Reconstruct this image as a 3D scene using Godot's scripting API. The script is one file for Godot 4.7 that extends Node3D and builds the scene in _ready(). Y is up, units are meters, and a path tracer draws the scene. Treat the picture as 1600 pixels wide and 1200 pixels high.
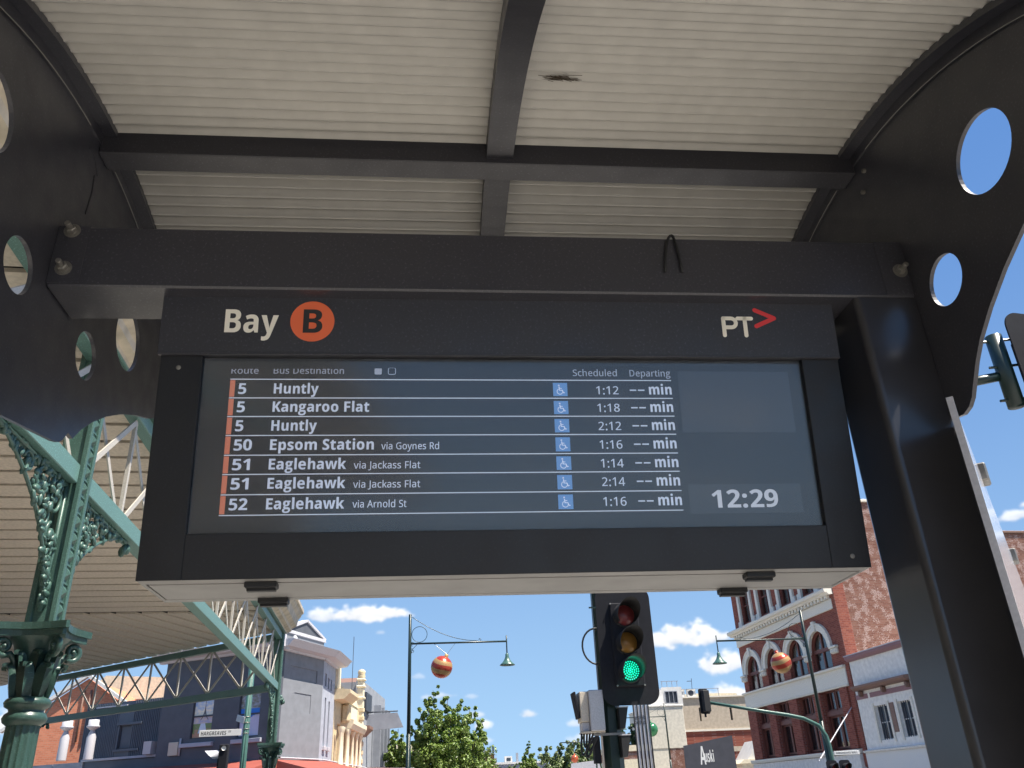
extends Node3D

# ---------------------------------------------------------------- state
var rng := RandomNumberGenerator.new()
var M := {}                 # materials
var U_BOX: BoxMesh          # one-metre box shared by all straight bars
var NOISE := {}
var used := {}
var font_regular: SystemFont
var font_bold: SystemFont

func lin(r: float, g: float, b: float) -> Color:
	return Color(r, g, b).linear_to_srgb()

# ---------------------------------------------------------------- materials
func noise_tex(key: String, freq: float, lo: float, hi: float, size := 512, octaves := 5, kind := FastNoiseLite.TYPE_SIMPLEX_SMOOTH):
	if NOISE.has(key):
		return NOISE[key]
	var n := FastNoiseLite.new()
	n.noise_type = kind
	n.seed = hash(key) % 10000
	n.frequency = freq
	n.fractal_octaves = octaves
	var t := NoiseTexture2D.new()
	t.width = size
	t.height = size
	t.seamless = true
	t.noise = n
	var g := Gradient.new()
	g.offsets = PackedFloat32Array([0.0, 1.0])
	g.colors = PackedColorArray([Color(lo, lo, lo), Color(hi, hi, hi)])
	t.color_ramp = g
	NOISE[key] = t
	return t

func ramp_tex(key: String, freq: float, offs: Array, cols: Array, size := 512, octaves := 5, kind := FastNoiseLite.TYPE_SIMPLEX_SMOOTH):
	if NOISE.has(key):
		return NOISE[key]
	var t: NoiseTexture2D = noise_tex(key, freq, 0, 1, size, octaves, kind)
	var g := Gradient.new()
	g.offsets = PackedFloat32Array(offs)
	g.colors = PackedColorArray(cols)
	t.color_ramp = g
	return t

func mat(key: String, c: Color, rough := 0.6, metal := 0.0, grain := "", gscale := 1.0, bump := 0.0) -> StandardMaterial3D:
	var m := StandardMaterial3D.new()
	m.resource_name = key
	m.albedo_color = c
	m.roughness = rough
	m.metallic = metal
	if grain != "":
		m.albedo_texture = NOISE[grain]
		m.uv1_triplanar = true
		m.uv1_world_triplanar = true
		m.uv1_scale = Vector3.ONE * gscale
		if bump > 0.0:
			m.heightmap_enabled = true
			m.heightmap_texture = NOISE[grain]
			m.heightmap_scale = bump
	M[key] = m
	return m

func glow(key: String, c: Color, energy: float) -> StandardMaterial3D:
	var m := mat(key, c, 0.4)
	m.emission_enabled = true
	m.emission = c
	m.emission_energy_multiplier = energy
	return m

# ---------------------------------------------------------------- nodes
func numbered(called: String) -> String:
	if not used.has(called):
		used[called] = 0
		return called
	used[called] += 1
	return "%s_%03d" % [called, used[called]]

func tag(o: Node, label: String, category: String, group := "") -> Node:
	o.set_meta("label", label)
	o.set_meta("category", category)
	if group != "":
		o.set_meta("group", group)
	return o

func thing(called: String, label: String, category: String, at := Vector3.ZERO, turn := 0.0, group := "") -> Node3D:
	var o := Node3D.new()
	o.name = numbered(called)
	add_child(o)
	o.position = at
	o.rotation.y = turn
	tag(o, label, category, group)
	return o

func part(called: String, mesh: Mesh, m: Material, parent: Node, xf := Transform3D()) -> MeshInstance3D:
	var o := MeshInstance3D.new()
	o.name = called
	o.mesh = mesh
	o.material_override = m
	parent.add_child(o, true)
	o.transform = xf
	return o

func structure(called: String, mesh: Mesh, m: Material) -> MeshInstance3D:
	var o := part(called, mesh, m, self)
	o.set_meta("kind", "structure")
	return o

func commit(st: SurfaceTool, smooth := false) -> ArrayMesh:
	st.generate_normals()
	return st.commit()

func new_st() -> SurfaceTool:
	var st := SurfaceTool.new()
	st.begin(Mesh.PRIMITIVE_TRIANGLES)
	st.set_smooth_group(-1)
	return st

# box part between corner points, in the parent's axes
func bar(called: String, parent: Node, lo: Vector3, hi: Vector3, m: Material) -> MeshInstance3D:
	return part(called, U_BOX, m, parent, Transform3D(Basis.from_scale((hi - lo).abs()), (lo + hi) * 0.5))

# straight bar from a to b with a rectangular section (w across, h along up)
func strut(called: String, parent: Node, a: Vector3, b: Vector3, w: float, h: float, m: Material, up := Vector3.UP) -> MeshInstance3D:
	var z := (b - a).normalized()
	var x := up.cross(z)
	x = x.normalized() if x.length() > 0.001 else Vector3.RIGHT
	var y := z.cross(x)
	return part(called, U_BOX, m, parent, Transform3D(Basis(x * w, y * h, z * (b - a).length()), (a + b) * 0.5))

# ---------------------------------------------------------------- shapes
func quad(st: SurfaceTool, a: Vector3, b: Vector3, c: Vector3, d: Vector3) -> void:
	for v in [a, b, c, a, c, d]:
		st.add_vertex(v)

func tri(st: SurfaceTool, a: Vector3, b: Vector3, c: Vector3) -> void:
	for v in [a, b, c]:
		st.add_vertex(v)

func add_box(st: SurfaceTool, lo: Vector3, hi: Vector3, xf := Transform3D()) -> void:
	var p := []
	for i in 8:
		p.append(xf * Vector3(hi.x if i & 1 else lo.x, hi.y if i & 2 else lo.y, hi.z if i & 4 else lo.z))
	quad(st, p[4], p[6], p[7], p[5])
	quad(st, p[1], p[3], p[2], p[0])
	quad(st, p[5], p[7], p[3], p[1])
	quad(st, p[0], p[2], p[6], p[4])
	quad(st, p[6], p[2], p[3], p[7])
	quad(st, p[0], p[4], p[5], p[1])

# box with all edges cut at c
func add_chamfer(st: SurfaceTool, lo: Vector3, hi: Vector3, c: float, xf := Transform3D()) -> void:
	var ctr := (lo + hi) * 0.5
	var h := (hi - lo) * 0.5
	var f := func(sx, sy, sz, ax): # corner point belonging to the face across axis ax
		var v := Vector3(h.x - (0.0 if ax == 0 else c), h.y - (0.0 if ax == 1 else c), h.z - (0.0 if ax == 2 else c))
		return xf * (ctr + Vector3(v.x * sx, v.y * sy, v.z * sz))
	for s in [-1, 1]:
		quad(st, f.call(s, -1, -1, 0), f.call(s, 1, -1, 0), f.call(s, 1, 1, 0), f.call(s, -1, 1, 0))
		quad(st, f.call(-1, s, -1, 1), f.call(-1, s, 1, 1), f.call(1, s, 1, 1), f.call(1, s, -1, 1))
		quad(st, f.call(-1, -1, s, 2), f.call(1, -1, s, 2), f.call(1, 1, s, 2), f.call(-1, 1, s, 2))
	for a in [-1, 1]:
		for b in [-1, 1]:
			quad(st, f.call(-1, a, b, 1), f.call(1, a, b, 1), f.call(1, a, b, 2), f.call(-1, a, b, 2))
			quad(st, f.call(a, -1, b, 0), f.call(a, 1, b, 0), f.call(a, 1, b, 2), f.call(a, -1, b, 2))
			quad(st, f.call(a, b, -1, 0), f.call(a, b, 1, 0), f.call(a, b, 1, 1), f.call(a, b, -1, 1))
			for d in [-1, 1]:
				tri(st, f.call(a, b, d, 0), f.call(a, b, d, 1), f.call(a, b, d, 2))

func chamfer_mesh(lo: Vector3, hi: Vector3, c: float) -> ArrayMesh:
	var st := new_st()
	add_chamfer(st, lo, hi, c)
	return commit(st)

# tube along points
func add_tube(st: SurfaceTool, pts: Array, r: float, sides := 8, xf := Transform3D(), r_end := -1.0) -> void:
	if r_end < 0.0:
		r_end = r
	var rings := []
	var up := Vector3.UP
	for i in pts.size():
		var t: Vector3 = (pts[mini(i + 1, pts.size() - 1)] - pts[maxi(i - 1, 0)]).normalized()
		var x := up.cross(t)
		if x.length() < 0.05:
			x = Vector3.RIGHT.cross(t)
		x = x.normalized()
		var y := t.cross(x)
		up = y
		var ring := []
		var rr := lerpf(r, r_end, float(i) / maxf(1.0, pts.size() - 1.0))
		for k in sides:
			var a := TAU * k / sides
			ring.append(xf * (pts[i] + (x * cos(a) + y * sin(a)) * rr))
		rings.append(ring)
	for i in rings.size() - 1:
		for k in sides:
			var k2 := (k + 1) % sides
			quad(st, rings[i][k], rings[i + 1][k], rings[i + 1][k2], rings[i][k2])
	for k in range(1, sides - 1):
		tri(st, rings[0][0], rings[0][k], rings[0][k + 1])
		var e: Array = rings[-1]
		tri(st, e[0], e[k + 1], e[k])

func tube_mesh(pts: Array, r: float, sides := 8, r_end := -1.0) -> ArrayMesh:
	var st := new_st()
	if sides > 6:
		st.set_smooth_group(0)
	add_tube(st, pts, r, sides, Transform3D(), r_end)
	return commit(st)

# profile of Vector2(radius, y) turned about y
func add_lathe(st: SurfaceTool, prof: Array, seg := 24, xf := Transform3D(), wob = null) -> void:
	for i in prof.size() - 1:
		for k in seg:
			var a := TAU * k / seg
			var b := TAU * (k + 1) / seg
			var p: Vector2 = prof[i]
			var q: Vector2 = prof[i + 1]
			var f := func(v: Vector2, ang: float):
				var rr: float = v.x * (wob.call(ang, v.y) if wob != null else 1.0)
				return xf * Vector3(cos(ang) * rr, v.y, sin(ang) * rr)
			quad(st, f.call(p, a), f.call(q, a), f.call(q, b), f.call(p, b))

func lathe_mesh(prof: Array, seg := 24, smooth := true, wob = null) -> ArrayMesh:
	var st := new_st()
	if smooth:
		st.set_smooth_group(0)
	add_lathe(st, prof, seg, Transform3D(), wob)
	return commit(st)

# polygon in xy (with holes bridged by the caller) pushed from z0 to z1
func add_prism(st: SurfaceTool, poly: PackedVector2Array, z0: float, z1: float, xf := Transform3D()) -> void:
	var idx := Geometry2D.triangulate_polygon(poly)
	for i in range(0, idx.size(), 3):
		var a: Vector2 = poly[idx[i]]
		var b: Vector2 = poly[idx[i + 1]]
		var c: Vector2 = poly[idx[i + 2]]
		tri(st, xf * Vector3(a.x, a.y, z1), xf * Vector3(b.x, b.y, z1), xf * Vector3(c.x, c.y, z1))
		tri(st, xf * Vector3(c.x, c.y, z0), xf * Vector3(b.x, b.y, z0), xf * Vector3(a.x, a.y, z0))
	for i in poly.size():
		var a: Vector2 = poly[i]
		var b: Vector2 = poly[(i + 1) % poly.size()]
		if a.distance_to(b) < 0.00001:
			continue
		quad(st, xf * Vector3(a.x, a.y, z0), xf * Vector3(a.x, a.y, z1), xf * Vector3(b.x, b.y, z1), xf * Vector3(b.x, b.y, z0))

func prism_mesh(poly: PackedVector2Array, z0: float, z1: float) -> ArrayMesh:
	var st := new_st()
	add_prism(st, poly, z0, z1)
	return commit(st)

func round_rect(x0: float, y0: float, x1: float, y1: float, r: float, n := 6) -> PackedVector2Array:
	var out := PackedVector2Array()
	var cs := [Vector2(x1 - r, y1 - r), Vector2(x0 + r, y1 - r), Vector2(x0 + r, y0 + r), Vector2(x1 - r, y0 + r)]
	for c in 4:
		for i in n + 1:
			var a := PI * 0.5 * (c + float(i) / n)
			out.append(cs[c] + Vector2(cos(a), sin(a)) * r)
	return out

func ellipsoid(st: SurfaceTool, xf: Transform3D, seg := 8, rings := 5) -> void:
	var prof := []
	for i in rings + 1:
		var a := PI * i / rings - PI / 2
		prof.append(Vector2(maxf(0.0001, cos(a)), sin(a)))
	add_lathe(st, prof, seg, xf)

func writing(text: String, bold: bool, m: Material, parent: Node, x0: float, x1: float, base: float, cap: float, z: float, called := "display_text") -> MeshInstance3D:
	var t := TextMesh.new()
	var ref := TextMesh.new()
	for q in [t, ref]:
		q.font = font_bold if bold else font_regular
		q.font_size = 64
		q.pixel_size = 0.01
		q.depth = 0.002
		q.curve_step = 3.0
		q.horizontal_alignment = HORIZONTAL_ALIGNMENT_LEFT
		q.vertical_alignment = VERTICAL_ALIGNMENT_CENTER
	t.text = text
	ref.text = "H"
	var b := t.get_aabb()
	var rb := ref.get_aabb()
	var sy := cap / rb.size.y
	var sx := (x1 - x0) / b.size.x
	return part(called, t, m, parent, Transform3D(Basis.from_scale(Vector3(sx, sy, 0.5)), Vector3(x0 - b.position.x * sx, base - rb.position.y * sy, z)))

# facade frame: x to the right as seen from outside, y up, z outwards
func facade(node: Node3D, left: Vector3, right: Vector3) -> float:
	var x := (right - left)
	var w := Vector2(x.x, x.z).length()
	x = Vector3(x.x, 0, x.z).normalized()
	node.transform = Transform3D(Basis(x, Vector3.UP, x.cross(Vector3.UP)), left)
	return w

# wall front with rectangular openings [x0, y0, x1, y1], reveals of depth t
func wall_mesh(w: float, y0: float, y1: float, t: float, holes: Array) -> ArrayMesh:
	var xs := [0.0, w]
	var ys := [y0, y1]
	for h in holes:
		xs.append_array([h[0], h[2]])
		ys.append_array([h[1], h[3]])
	xs.sort()
	ys.sort()
	var st := new_st()
	for i in xs.size() - 1:
		for j in ys.size() - 1:
			if xs[i + 1] - xs[i] < 0.0005 or ys[j + 1] - ys[j] < 0.0005:
				continue
			var c := Vector2((xs[i] + xs[i + 1]) * 0.5, (ys[j] + ys[j + 1]) * 0.5)
			var open := false
			for h in holes:
				if c.x > h[0] and c.x < h[2] and c.y > h[1] and c.y < h[3]:
					open = true
			if open:
				continue
			for z in [0.0, -t]:
				quad(st, Vector3(xs[i], ys[j], z), Vector3(xs[i], ys[j + 1], z), Vector3(xs[i + 1], ys[j + 1], z), Vector3(xs[i + 1], ys[j], z))
	for h in holes + [[0.0, y0, w, y1]]:
		quad(st, Vector3(h[0], h[1], 0), Vector3(h[0], h[1], -t), Vector3(h[0], h[3], -t), Vector3(h[0], h[3], 0))
		quad(st, Vector3(h[2], h[1], -t), Vector3(h[2], h[1], 0), Vector3(h[2], h[3], 0), Vector3(h[2], h[3], -t))
		quad(st, Vector3(h[0], h[1], -t), Vector3(h[0], h[1], 0), Vector3(h[2], h[1], 0), Vector3(h[2], h[1], -t))
		quad(st, Vector3(h[0], h[3], 0), Vector3(h[0], h[3], -t), Vector3(h[2], h[3], -t), Vector3(h[2], h[3], 0))
	return commit(st)

# sash window set in an opening: frame bars + pane (a sub-part)
func window(parent: Node, x0: float, y0: float, x1: float, y1: float, z: float, fm: Material, pm: Material, bars_x := 1, bars_y := 1, fw := 0.06) -> MeshInstance3D:
	var st := new_st()
	add_box(st, Vector3(x0, y0, z - 0.06), Vector3(x0 + fw, y1, z + 0.02))
	add_box(st, Vector3(x1 - fw, y0, z - 0.06), Vector3(x1, y1, z + 0.02))
	add_box(st, Vector3(x0 + fw, y0, z - 0.06), Vector3(x1 - fw, y0 + fw, z + 0.02))
	add_box(st, Vector3(x0 + fw, y1 - fw, z - 0.06), Vector3(x1 - fw, y1, z + 0.02))
	for i in bars_x:
		var x := lerpf(x0, x1, float(i + 1) / (bars_x + 1))
		add_box(st, Vector3(x - fw * 0.35, y0 + fw, z - 0.05), Vector3(x + fw * 0.35, y1 - fw, z + 0.012))
	for i in bars_y:
		var y := lerpf(y0, y1, float(i + 1) / (bars_y + 1))
		add_box(st, Vector3(x0 + fw, y - fw * 0.4, z - 0.05), Vector3(x1 - fw, y + fw * 0.4, z + 0.016))
	var f := part("window", commit(st), fm, parent)
	bar("pane", f, Vector3(x0 + fw * 0.5, y0 + fw * 0.5, z - 0.055), Vector3(x1 - fw * 0.5, y1 - fw * 0.5, z - 0.03), pm)
	return f

# moulding: profile of (out, y) swept along x from x0 to x1 in a facade frame
func moulding(called: String, parent: Node, prof: Array, x0: float, x1: float, m: Material) -> MeshInstance3D:
	var poly := PackedVector2Array()
	for p in prof:
		poly.append(p)
	var st := new_st()
	# prism runs along local z; map prism (x = out, y = y, z = along) to facade (z = out, y, x = along)
	add_prism(st, poly, x0, x1, Transform3D(Basis(Vector3(0, 0, 1), Vector3.UP, Vector3(1, 0, 0)), Vector3.ZERO))
	return part(called, commit(st), m, parent)

# ---------------------------------------------------------------- camera, sky, sun
func setup_view() -> void:
	var cam := Camera3D.new()
	cam.name = "camera"
	add_child(cam)
	var yaw := deg_to_rad(6.095)
	var pitch := deg_to_rad(26.43)
	var roll := deg_to_rad(-2.561)
	var fwd := Vector3(sin(yaw) * cos(pitch), sin(pitch), -cos(yaw) * cos(pitch))
	var r0 := Vector3(cos(yaw), 0, sin(yaw))
	var u0 := r0.cross(fwd)
	var r := r0 * cos(roll) + u0 * sin(roll)
	cam.transform = Transform3D(Basis(r, r.cross(fwd), -fwd), Vector3(0, 1.6, 0))
	cam.fov = rad_to_deg(2.0 * atan(600.0 / 1297.15))
	cam.near = 0.05
	cam.far = 6000.0
	cam.current = true

	var env := Environment.new()
	env.background_mode = Environment.BG_SKY
	var sky := Sky.new()
	var pano := PanoramaSkyMaterial.new()
	pano.panorama = ImageTexture.create_from_image(sky_image())
	sky.sky_material = pano
	env.sky = sky
	env.background_energy_multiplier = 0.46
	env.tonemap_mode = Environment.TONE_MAPPER_LINEAR
	env.tonemap_exposure = 2.2
	env.sdfgi_enabled = true
	env.ssao_enabled = true
	env.ssil_enabled = true
	var we := WorldEnvironment.new()
	we.name = "world_environment"
	we.environment = env
	add_child(we)

	var sun := DirectionalLight3D.new()
	sun.name = "sun"
	add_child(sun)
	var to_sun := Vector3(0.40, 0.895, 0.20).normalized()
	sun.look_at_from_position(Vector3.ZERO, -to_sun, Vector3(0, 0, 1))
	sun.light_energy = 1.6
	sun.light_color = Color(1.0, 0.965, 0.91)
	sun.light_angular_distance = 0.53
	sun.shadow_enabled = true

# blue air that pales towards the horizon, with small fair-weather clouds all round
func sky_image() -> Image:
	var w := 4096
	var h := 2048
	var im := Image.create(w, h, false, Image.FORMAT_RGBAF)
	for y in h:
		var el := PI * (0.5 - (y + 0.5) / h)
		var t := pow(clampf(1.0 - sin(maxf(el, 0.0)), 0.0, 1.0), 2.8)
		var c := Color(0.105, 0.265, 0.66).lerp(Color(0.47, 0.74, 1.02), t)
		if el < 0.0:
			c = Color(0.42, 0.5, 0.58)
		im.fill_rect(Rect2i(0, y, w, 1), c)
	var n := FastNoiseLite.new()
	n.seed = 11
	n.noise_type = FastNoiseLite.TYPE_SIMPLEX_SMOOTH
	n.frequency = 1.0
	n.fractal_octaves = 6
	n.fractal_gain = 0.55
	# azimuth from -z towards +x, elevation, half width, height above its flat base (degrees), opacity
	var puffs := [
		[-4.7, 11.05, 2.6, 0.85, 1.0], [-2.9, 11.15, 1.6, 0.55, 1.0], [-7.2, 11.0, 1.6, 0.65, 0.85],
		[16.6, 8.75, 2.6, 1.25, 1.0], [18.6, 8.6, 1.7, 0.8, 1.0], [14.9, 8.7, 1.2, 0.7, 0.9],
		[18.6, 7.0, 1.5, 1.15, 1.0], [19.6, 7.0, 1.0, 0.8, 0.9], [18.9, 5.2, 1.5, 0.85, 1.0], [20.0, 5.1, 1.0, 0.6, 0.9], [17.6, 5.2, 0.7, 0.4, 0.6],
		[6.2, 4.7, 0.75, 0.4, 0.8], [3.2, 4.1, 0.62, 0.42, 0.9], [2.9, 4.75, 0.7, 0.36, 0.6], [0.6, 6.0, 1.2, 0.25, 0.5], [-0.3, 5.95, 0.5, 0.2, 0.45], [2.6, 5.9, 0.6, 0.2, 0.35],
		[9.4, 4.0, 0.8, 0.5, 0.55], [-1.0, 7.2, 0.6, 0.25, 0.3], [-3.4, 10.0, 0.5, 0.2, 0.3], [3.3, 3.2, 0.9, 0.3, 0.4], [9.5, 3.1, 1.0, 0.4, 0.5],
		[37.5, 13.6, 1.1, 0.45, 0.8], [38.9, 14.0, 1.0, 0.5, 0.9], [38.6, 12.7, 0.8, 0.5, 0.9], [39.6, 12.8, 0.9, 0.4, 0.7]]
	var rg := RandomNumberGenerator.new()
	rg.seed = 5
	for i in 90:
		var a := rg.randf_range(45.0, 340.0)
		var e := 3.0 + pow(rg.randf(), 1.6) * 24.0
		puffs.append([a, e, rg.randf_range(0.8, 3.6), rg.randf_range(0.4, 1.5), rg.randf_range(0.5, 1.0)])
	for p in puffs:
		var az0: float = p[0]
		var e0: float = p[1]
		var hw: float = p[2]
		var hh: float = p[3]
		var y0 := int((90.0 - (e0 + hh * 1.9)) / 180.0 * h)
		var y1 := int((90.0 - (e0 - hh * 0.9)) / 180.0 * h)
		var x0 := int((az0 - hw * 1.5) / 360.0 * w)
		var x1 := int((az0 + hw * 1.5) / 360.0 * w)
		for y in range(y0, y1 + 1):
			for x in range(x0, x1 + 1):
				var az := (x + 0.5) * 360.0 / w
				var el := 90.0 - (y + 0.5) * 180.0 / h
				var dx := (az - az0) / hw
				var dy := (el - e0) / hh
				var dist := sqrt(dx * dx + (dy * dy if dy > 0.0 else dy * dy * 4.0))
				var f := n.get_noise_3d(az * 0.62 + az0 * 7.0, el * 0.95, e0 * 3.0)
				var d := smoothstep(0.0, 0.5, 0.92 - dist + f * 0.75) * float(p[4])
				if d <= 0.0:
					continue
				var xx := posmod(x, w)
				var body := 0.98 + 0.20 * clampf(dy, -0.5, 0.6) + f * 0.25
				var cc := Color(body * 0.98, body * 1.0, body * 1.04)
				im.set_pixel(xx, y, im.get_pixel(xx, y).lerp(cc, d))
	return im

func setup_materials() -> void:
	U_BOX = BoxMesh.new()
	font_regular = SystemFont.new()
	font_regular.font_names = PackedStringArray(["Droid Sans"])
	font_bold = SystemFont.new()
	font_bold.font_names = PackedStringArray(["Droid Sans"])
	font_bold.font_weight = 700
	noise_tex("soft", 0.008, 0.88, 1.0)
	noise_tex("fine", 0.05, 0.87, 1.0)
	noise_tex("grit", 0.15, 0.6, 1.0)
	noise_tex("streak", 0.02, 0.88, 1.0)
	noise_tex("marble", 0.012, 0.7, 1.0)
	# pale flecks of dust and chipped paint on a darker ground, and uneven sheen
	ramp_tex("flecks", 0.09, [0.0, 0.70, 0.80, 1.0], [Color(0.70, 0.70, 0.70), Color(0.74, 0.74, 0.74), Color(1, 1, 1), Color(1, 1, 1)], 1024, 4)
	ramp_tex("chips", 0.05, [0.0, 0.3, 0.74, 0.80, 1.0], [Color(0.56, 0.56, 0.56), Color(0.66, 0.66, 0.66), Color(0.70, 0.70, 0.70), Color(1, 1, 1), Color(1, 1, 1)], 1024, 5)
	noise_tex("dust", 0.03, 0.92, 1.0, 512, 5)
	noise_tex("sheen", 0.012, 0.55, 1.0, 512, 5)
	# shelter
	var c := mat("charcoal_paint", lin(0.078, 0.078, 0.096), 0.50, 0.0, "flecks", 0.9)
	c.clearcoat_enabled = true
	c.clearcoat = 0.25
	c.clearcoat_roughness = 0.25
	c = mat("post_paint", lin(0.034, 0.034, 0.040), 0.30, 0.0, "soft", 0.9)
	c.clearcoat_enabled = true
	c.clearcoat = 0.5
	c.clearcoat_roughness = 0.18
	mat("roof_sheet", lin(0.55, 0.53, 0.485), 0.45, 0.0, "dust", 0.5)
	mat("purlin_paint", lin(0.074, 0.073, 0.088), 0.5, 0.0, "flecks", 0.9)
	mat("zinc", lin(0.42, 0.40, 0.36), 0.45, 0.7, "grit", 6.0)
	mat("pale_line_grey", lin(0.26, 0.25, 0.23), 0.6)
	mat("black_rubber", lin(0.012, 0.012, 0.013), 0.55)
	mat("sign_case", lin(0.015, 0.016, 0.022), 0.55, 0.0, "flecks", 0.9)
	mat("sign_header", lin(0.064, 0.065, 0.080), 0.5, 0.0, "flecks", 0.9)
	mat("sign_underside", lin(0.325, 0.316, 0.30), 0.5, 0.0, "soft", 1.0)
	for key in ["charcoal_paint", "purlin_paint", "sign_case", "sign_header"]:
		M[key].roughness_texture = NOISE["sheen"]
		M[key].roughness_texture_channel = BaseMaterial3D.TEXTURE_CHANNEL_RED
	mat("cream_vinyl", lin(0.80, 0.76, 0.66), 0.6)
	mat("orange_vinyl", lin(0.72, 0.135, 0.05), 0.55)
	mat("red_vinyl", lin(0.62, 0.04, 0.045), 0.5)
	mat("screen_panel", lin(0.012, 0.013, 0.017), 0.4)
	glow("screen_text", lin(0.50, 0.56, 0.69), 0.27)
	glow("screen_line", lin(0.50, 0.55, 0.66), 0.33)
	glow("screen_dim_text", lin(0.36, 0.40, 0.50), 0.17)
	glow("screen_orange", lin(0.42, 0.13, 0.075), 0.34)
	glow("screen_blue", lin(0.09, 0.22, 0.48), 0.30)
	glow("screen_grey", lin(0.030, 0.036, 0.050), 0.10)
	glow("screen_box", lin(0.028, 0.033, 0.042), 0.12)
	glow("screen_clock", lin(0.42, 0.45, 0.52), 0.30)
	c = mat("screen_glass", Color(0.46, 0.51, 0.58, 0.075), 0.12)
	c.transparency = BaseMaterial3D.TRANSPARENCY_ALPHA
	mat("dark_lettering", lin(0.02, 0.02, 0.022), 0.6)
	mat("white_panel", lin(0.70, 0.71, 0.76), 0.12, 0.0, "soft", 1.0)
	# verandah
	c = mat("dark_green_iron", lin(0.070, 0.158, 0.128), 0.34, 0.0, "chips", 1.6)
	c = mat("mid_green_iron", lin(0.125, 0.26, 0.21), 0.40, 0.0, "chips", 1.6)
	mat("truss_green", lin(0.25, 0.48, 0.42), 0.42, 0.0, "chips", 1.3)
	mat("lattice_cream", lin(0.50, 0.47, 0.42), 0.5, 0.0, "fine", 2.0)
	mat("soffit_board", lin(0.70, 0.615, 0.515), 0.65, 0.0, "fine", 0.7)
	mat("soffit_gap", lin(0.03, 0.026, 0.022), 0.9)
	mat("gutter_cream", lin(0.66, 0.56, 0.42), 0.55, 0.0, "marble", 0.6)
	mat("roof_iron", lin(0.35, 0.35, 0.34), 0.5, 0.2, "fine", 0.5)
	# buildings
	mat("render_slate", lin(0.094, 0.104, 0.126), 0.75, 0.0, "soft", 0.4)
	mat("render_grey", lin(0.22, 0.235, 0.262), 0.8, 0.0, "soft", 0.5)
	mat("render_lilac", lin(0.40, 0.43, 0.50), 0.75, 0.0, "soft", 0.5)
	mat("trim_lilac", lin(0.55, 0.55, 0.59), 0.6, 0.0, "fine", 0.6)
	mat("clad_slate", lin(0.085, 0.105, 0.14), 0.55, 0.0, "soft", 0.4)
	mat("awning_red", lin(0.34, 0.085, 0.060), 0.6, 0.0, "soft", 0.4)
	mat("stucco_cream", lin(0.66, 0.55, 0.36), 0.8, 0.0, "streak", 0.45)
	mat("stucco_pale", lin(0.78, 0.70, 0.52), 0.8, 0.0, "streak", 0.45)
	mat("slate_shingle", lin(0.22, 0.20, 0.16), 0.8, 0.0, "marble", 1.2)
	mat("concrete_grey", lin(0.30, 0.32, 0.36), 0.8, 0.0, "soft", 0.3)
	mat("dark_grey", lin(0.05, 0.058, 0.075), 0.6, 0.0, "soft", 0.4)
	mat("white_render", lin(0.84, 0.81, 0.75), 0.8, 0.0, "streak", 0.35)
	mat("cream_render", lin(0.70, 0.655, 0.555), 0.8, 0.0, "streak", 0.35)
	mat("trim_cream", lin(0.82, 0.77, 0.66), 0.7, 0.0, "fine", 0.5)
	mat("beige_concrete", lin(0.52, 0.44, 0.34), 0.85, 0.0, "streak", 0.3)
	mat("mauve_trim", lin(0.30, 0.16, 0.17), 0.6, 0.0, "fine", 0.5)
	mat("brown_trim", lin(0.24, 0.14, 0.105), 0.6, 0.0, "fine", 0.5)
	mat("timber_red", lin(0.15, 0.045, 0.032), 0.5, 0.0, "fine", 0.6)
	mat("tin_white", lin(0.72, 0.71, 0.68), 0.5, 0.0, "soft", 0.3)
	M["brick_red"] = brick_material("brick_red", [lin(0.235, 0.073, 0.052), lin(0.19, 0.055, 0.042), lin(0.28, 0.095, 0.065)], lin(0.26, 0.14, 0.115), 0.0)
	M["brick_side"] = brick_material("brick_side", [lin(0.19, 0.088, 0.066), lin(0.155, 0.068, 0.052), lin(0.225, 0.115, 0.088)], lin(0.20, 0.14, 0.115), 0.5)
	M["brick_orange"] = brick_material("brick_orange", [lin(0.62, 0.22, 0.125), lin(0.55, 0.185, 0.105), lin(0.68, 0.26, 0.15)], lin(0.56, 0.32, 0.22), 0.0)
	mat("pane_dark", lin(0.035, 0.042, 0.055), 0.06)
	c = mat("clear_pane", Color(0.0, 0.0, 0.0, 0.25), 0.04)
	c.transparency = BaseMaterial3D.TRANSPARENCY_ALPHA
	c.metallic_specular = 0.85
	mat("curtain", lin(0.62, 0.60, 0.55), 0.8, 0.0, "fine", 1.0)
	# street things
	mat("street_green", lin(0.017, 0.046, 0.038), 0.36, 0.0, "flecks", 2.0)
	mat("street_green_pale", lin(0.06, 0.14, 0.115), 0.35, 0.0, "soft", 2.0)
	mat("signal_black", lin(0.020, 0.021, 0.026), 0.7, 0.0, "soft", 3.0)
	M.signal_black.metallic_specular = 0.25
	mat("signal_visor", lin(0.010, 0.010, 0.011), 0.65)
	mat("lens_red", lin(0.20, 0.035, 0.035), 0.25)
	mat("lens_amber", lin(0.34, 0.17, 0.035), 0.25)
	mat("lens_green", lin(0.0, 0.10, 0.065), 0.25)
	glow("signal_green_light", lin(0.01, 0.60, 0.42), 0.62)
	mat("box_grey", lin(0.50, 0.50, 0.53), 0.45, 0.0, "fine", 2.0)
	mat("box_beige", lin(0.60, 0.53, 0.43), 0.5, 0.0, "fine", 2.0)
	mat("bauble_red", lin(0.42, 0.050, 0.028), 0.28, 0.3)
	mat("bauble_gold", lin(0.46, 0.27, 0.11), 0.38, 0.3)
	mat("bauble_green", lin(0.05, 0.22, 0.10), 0.2, 0.4)
	mat("bauble_orange", lin(0.55, 0.13, 0.06), 0.2, 0.4)
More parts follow.
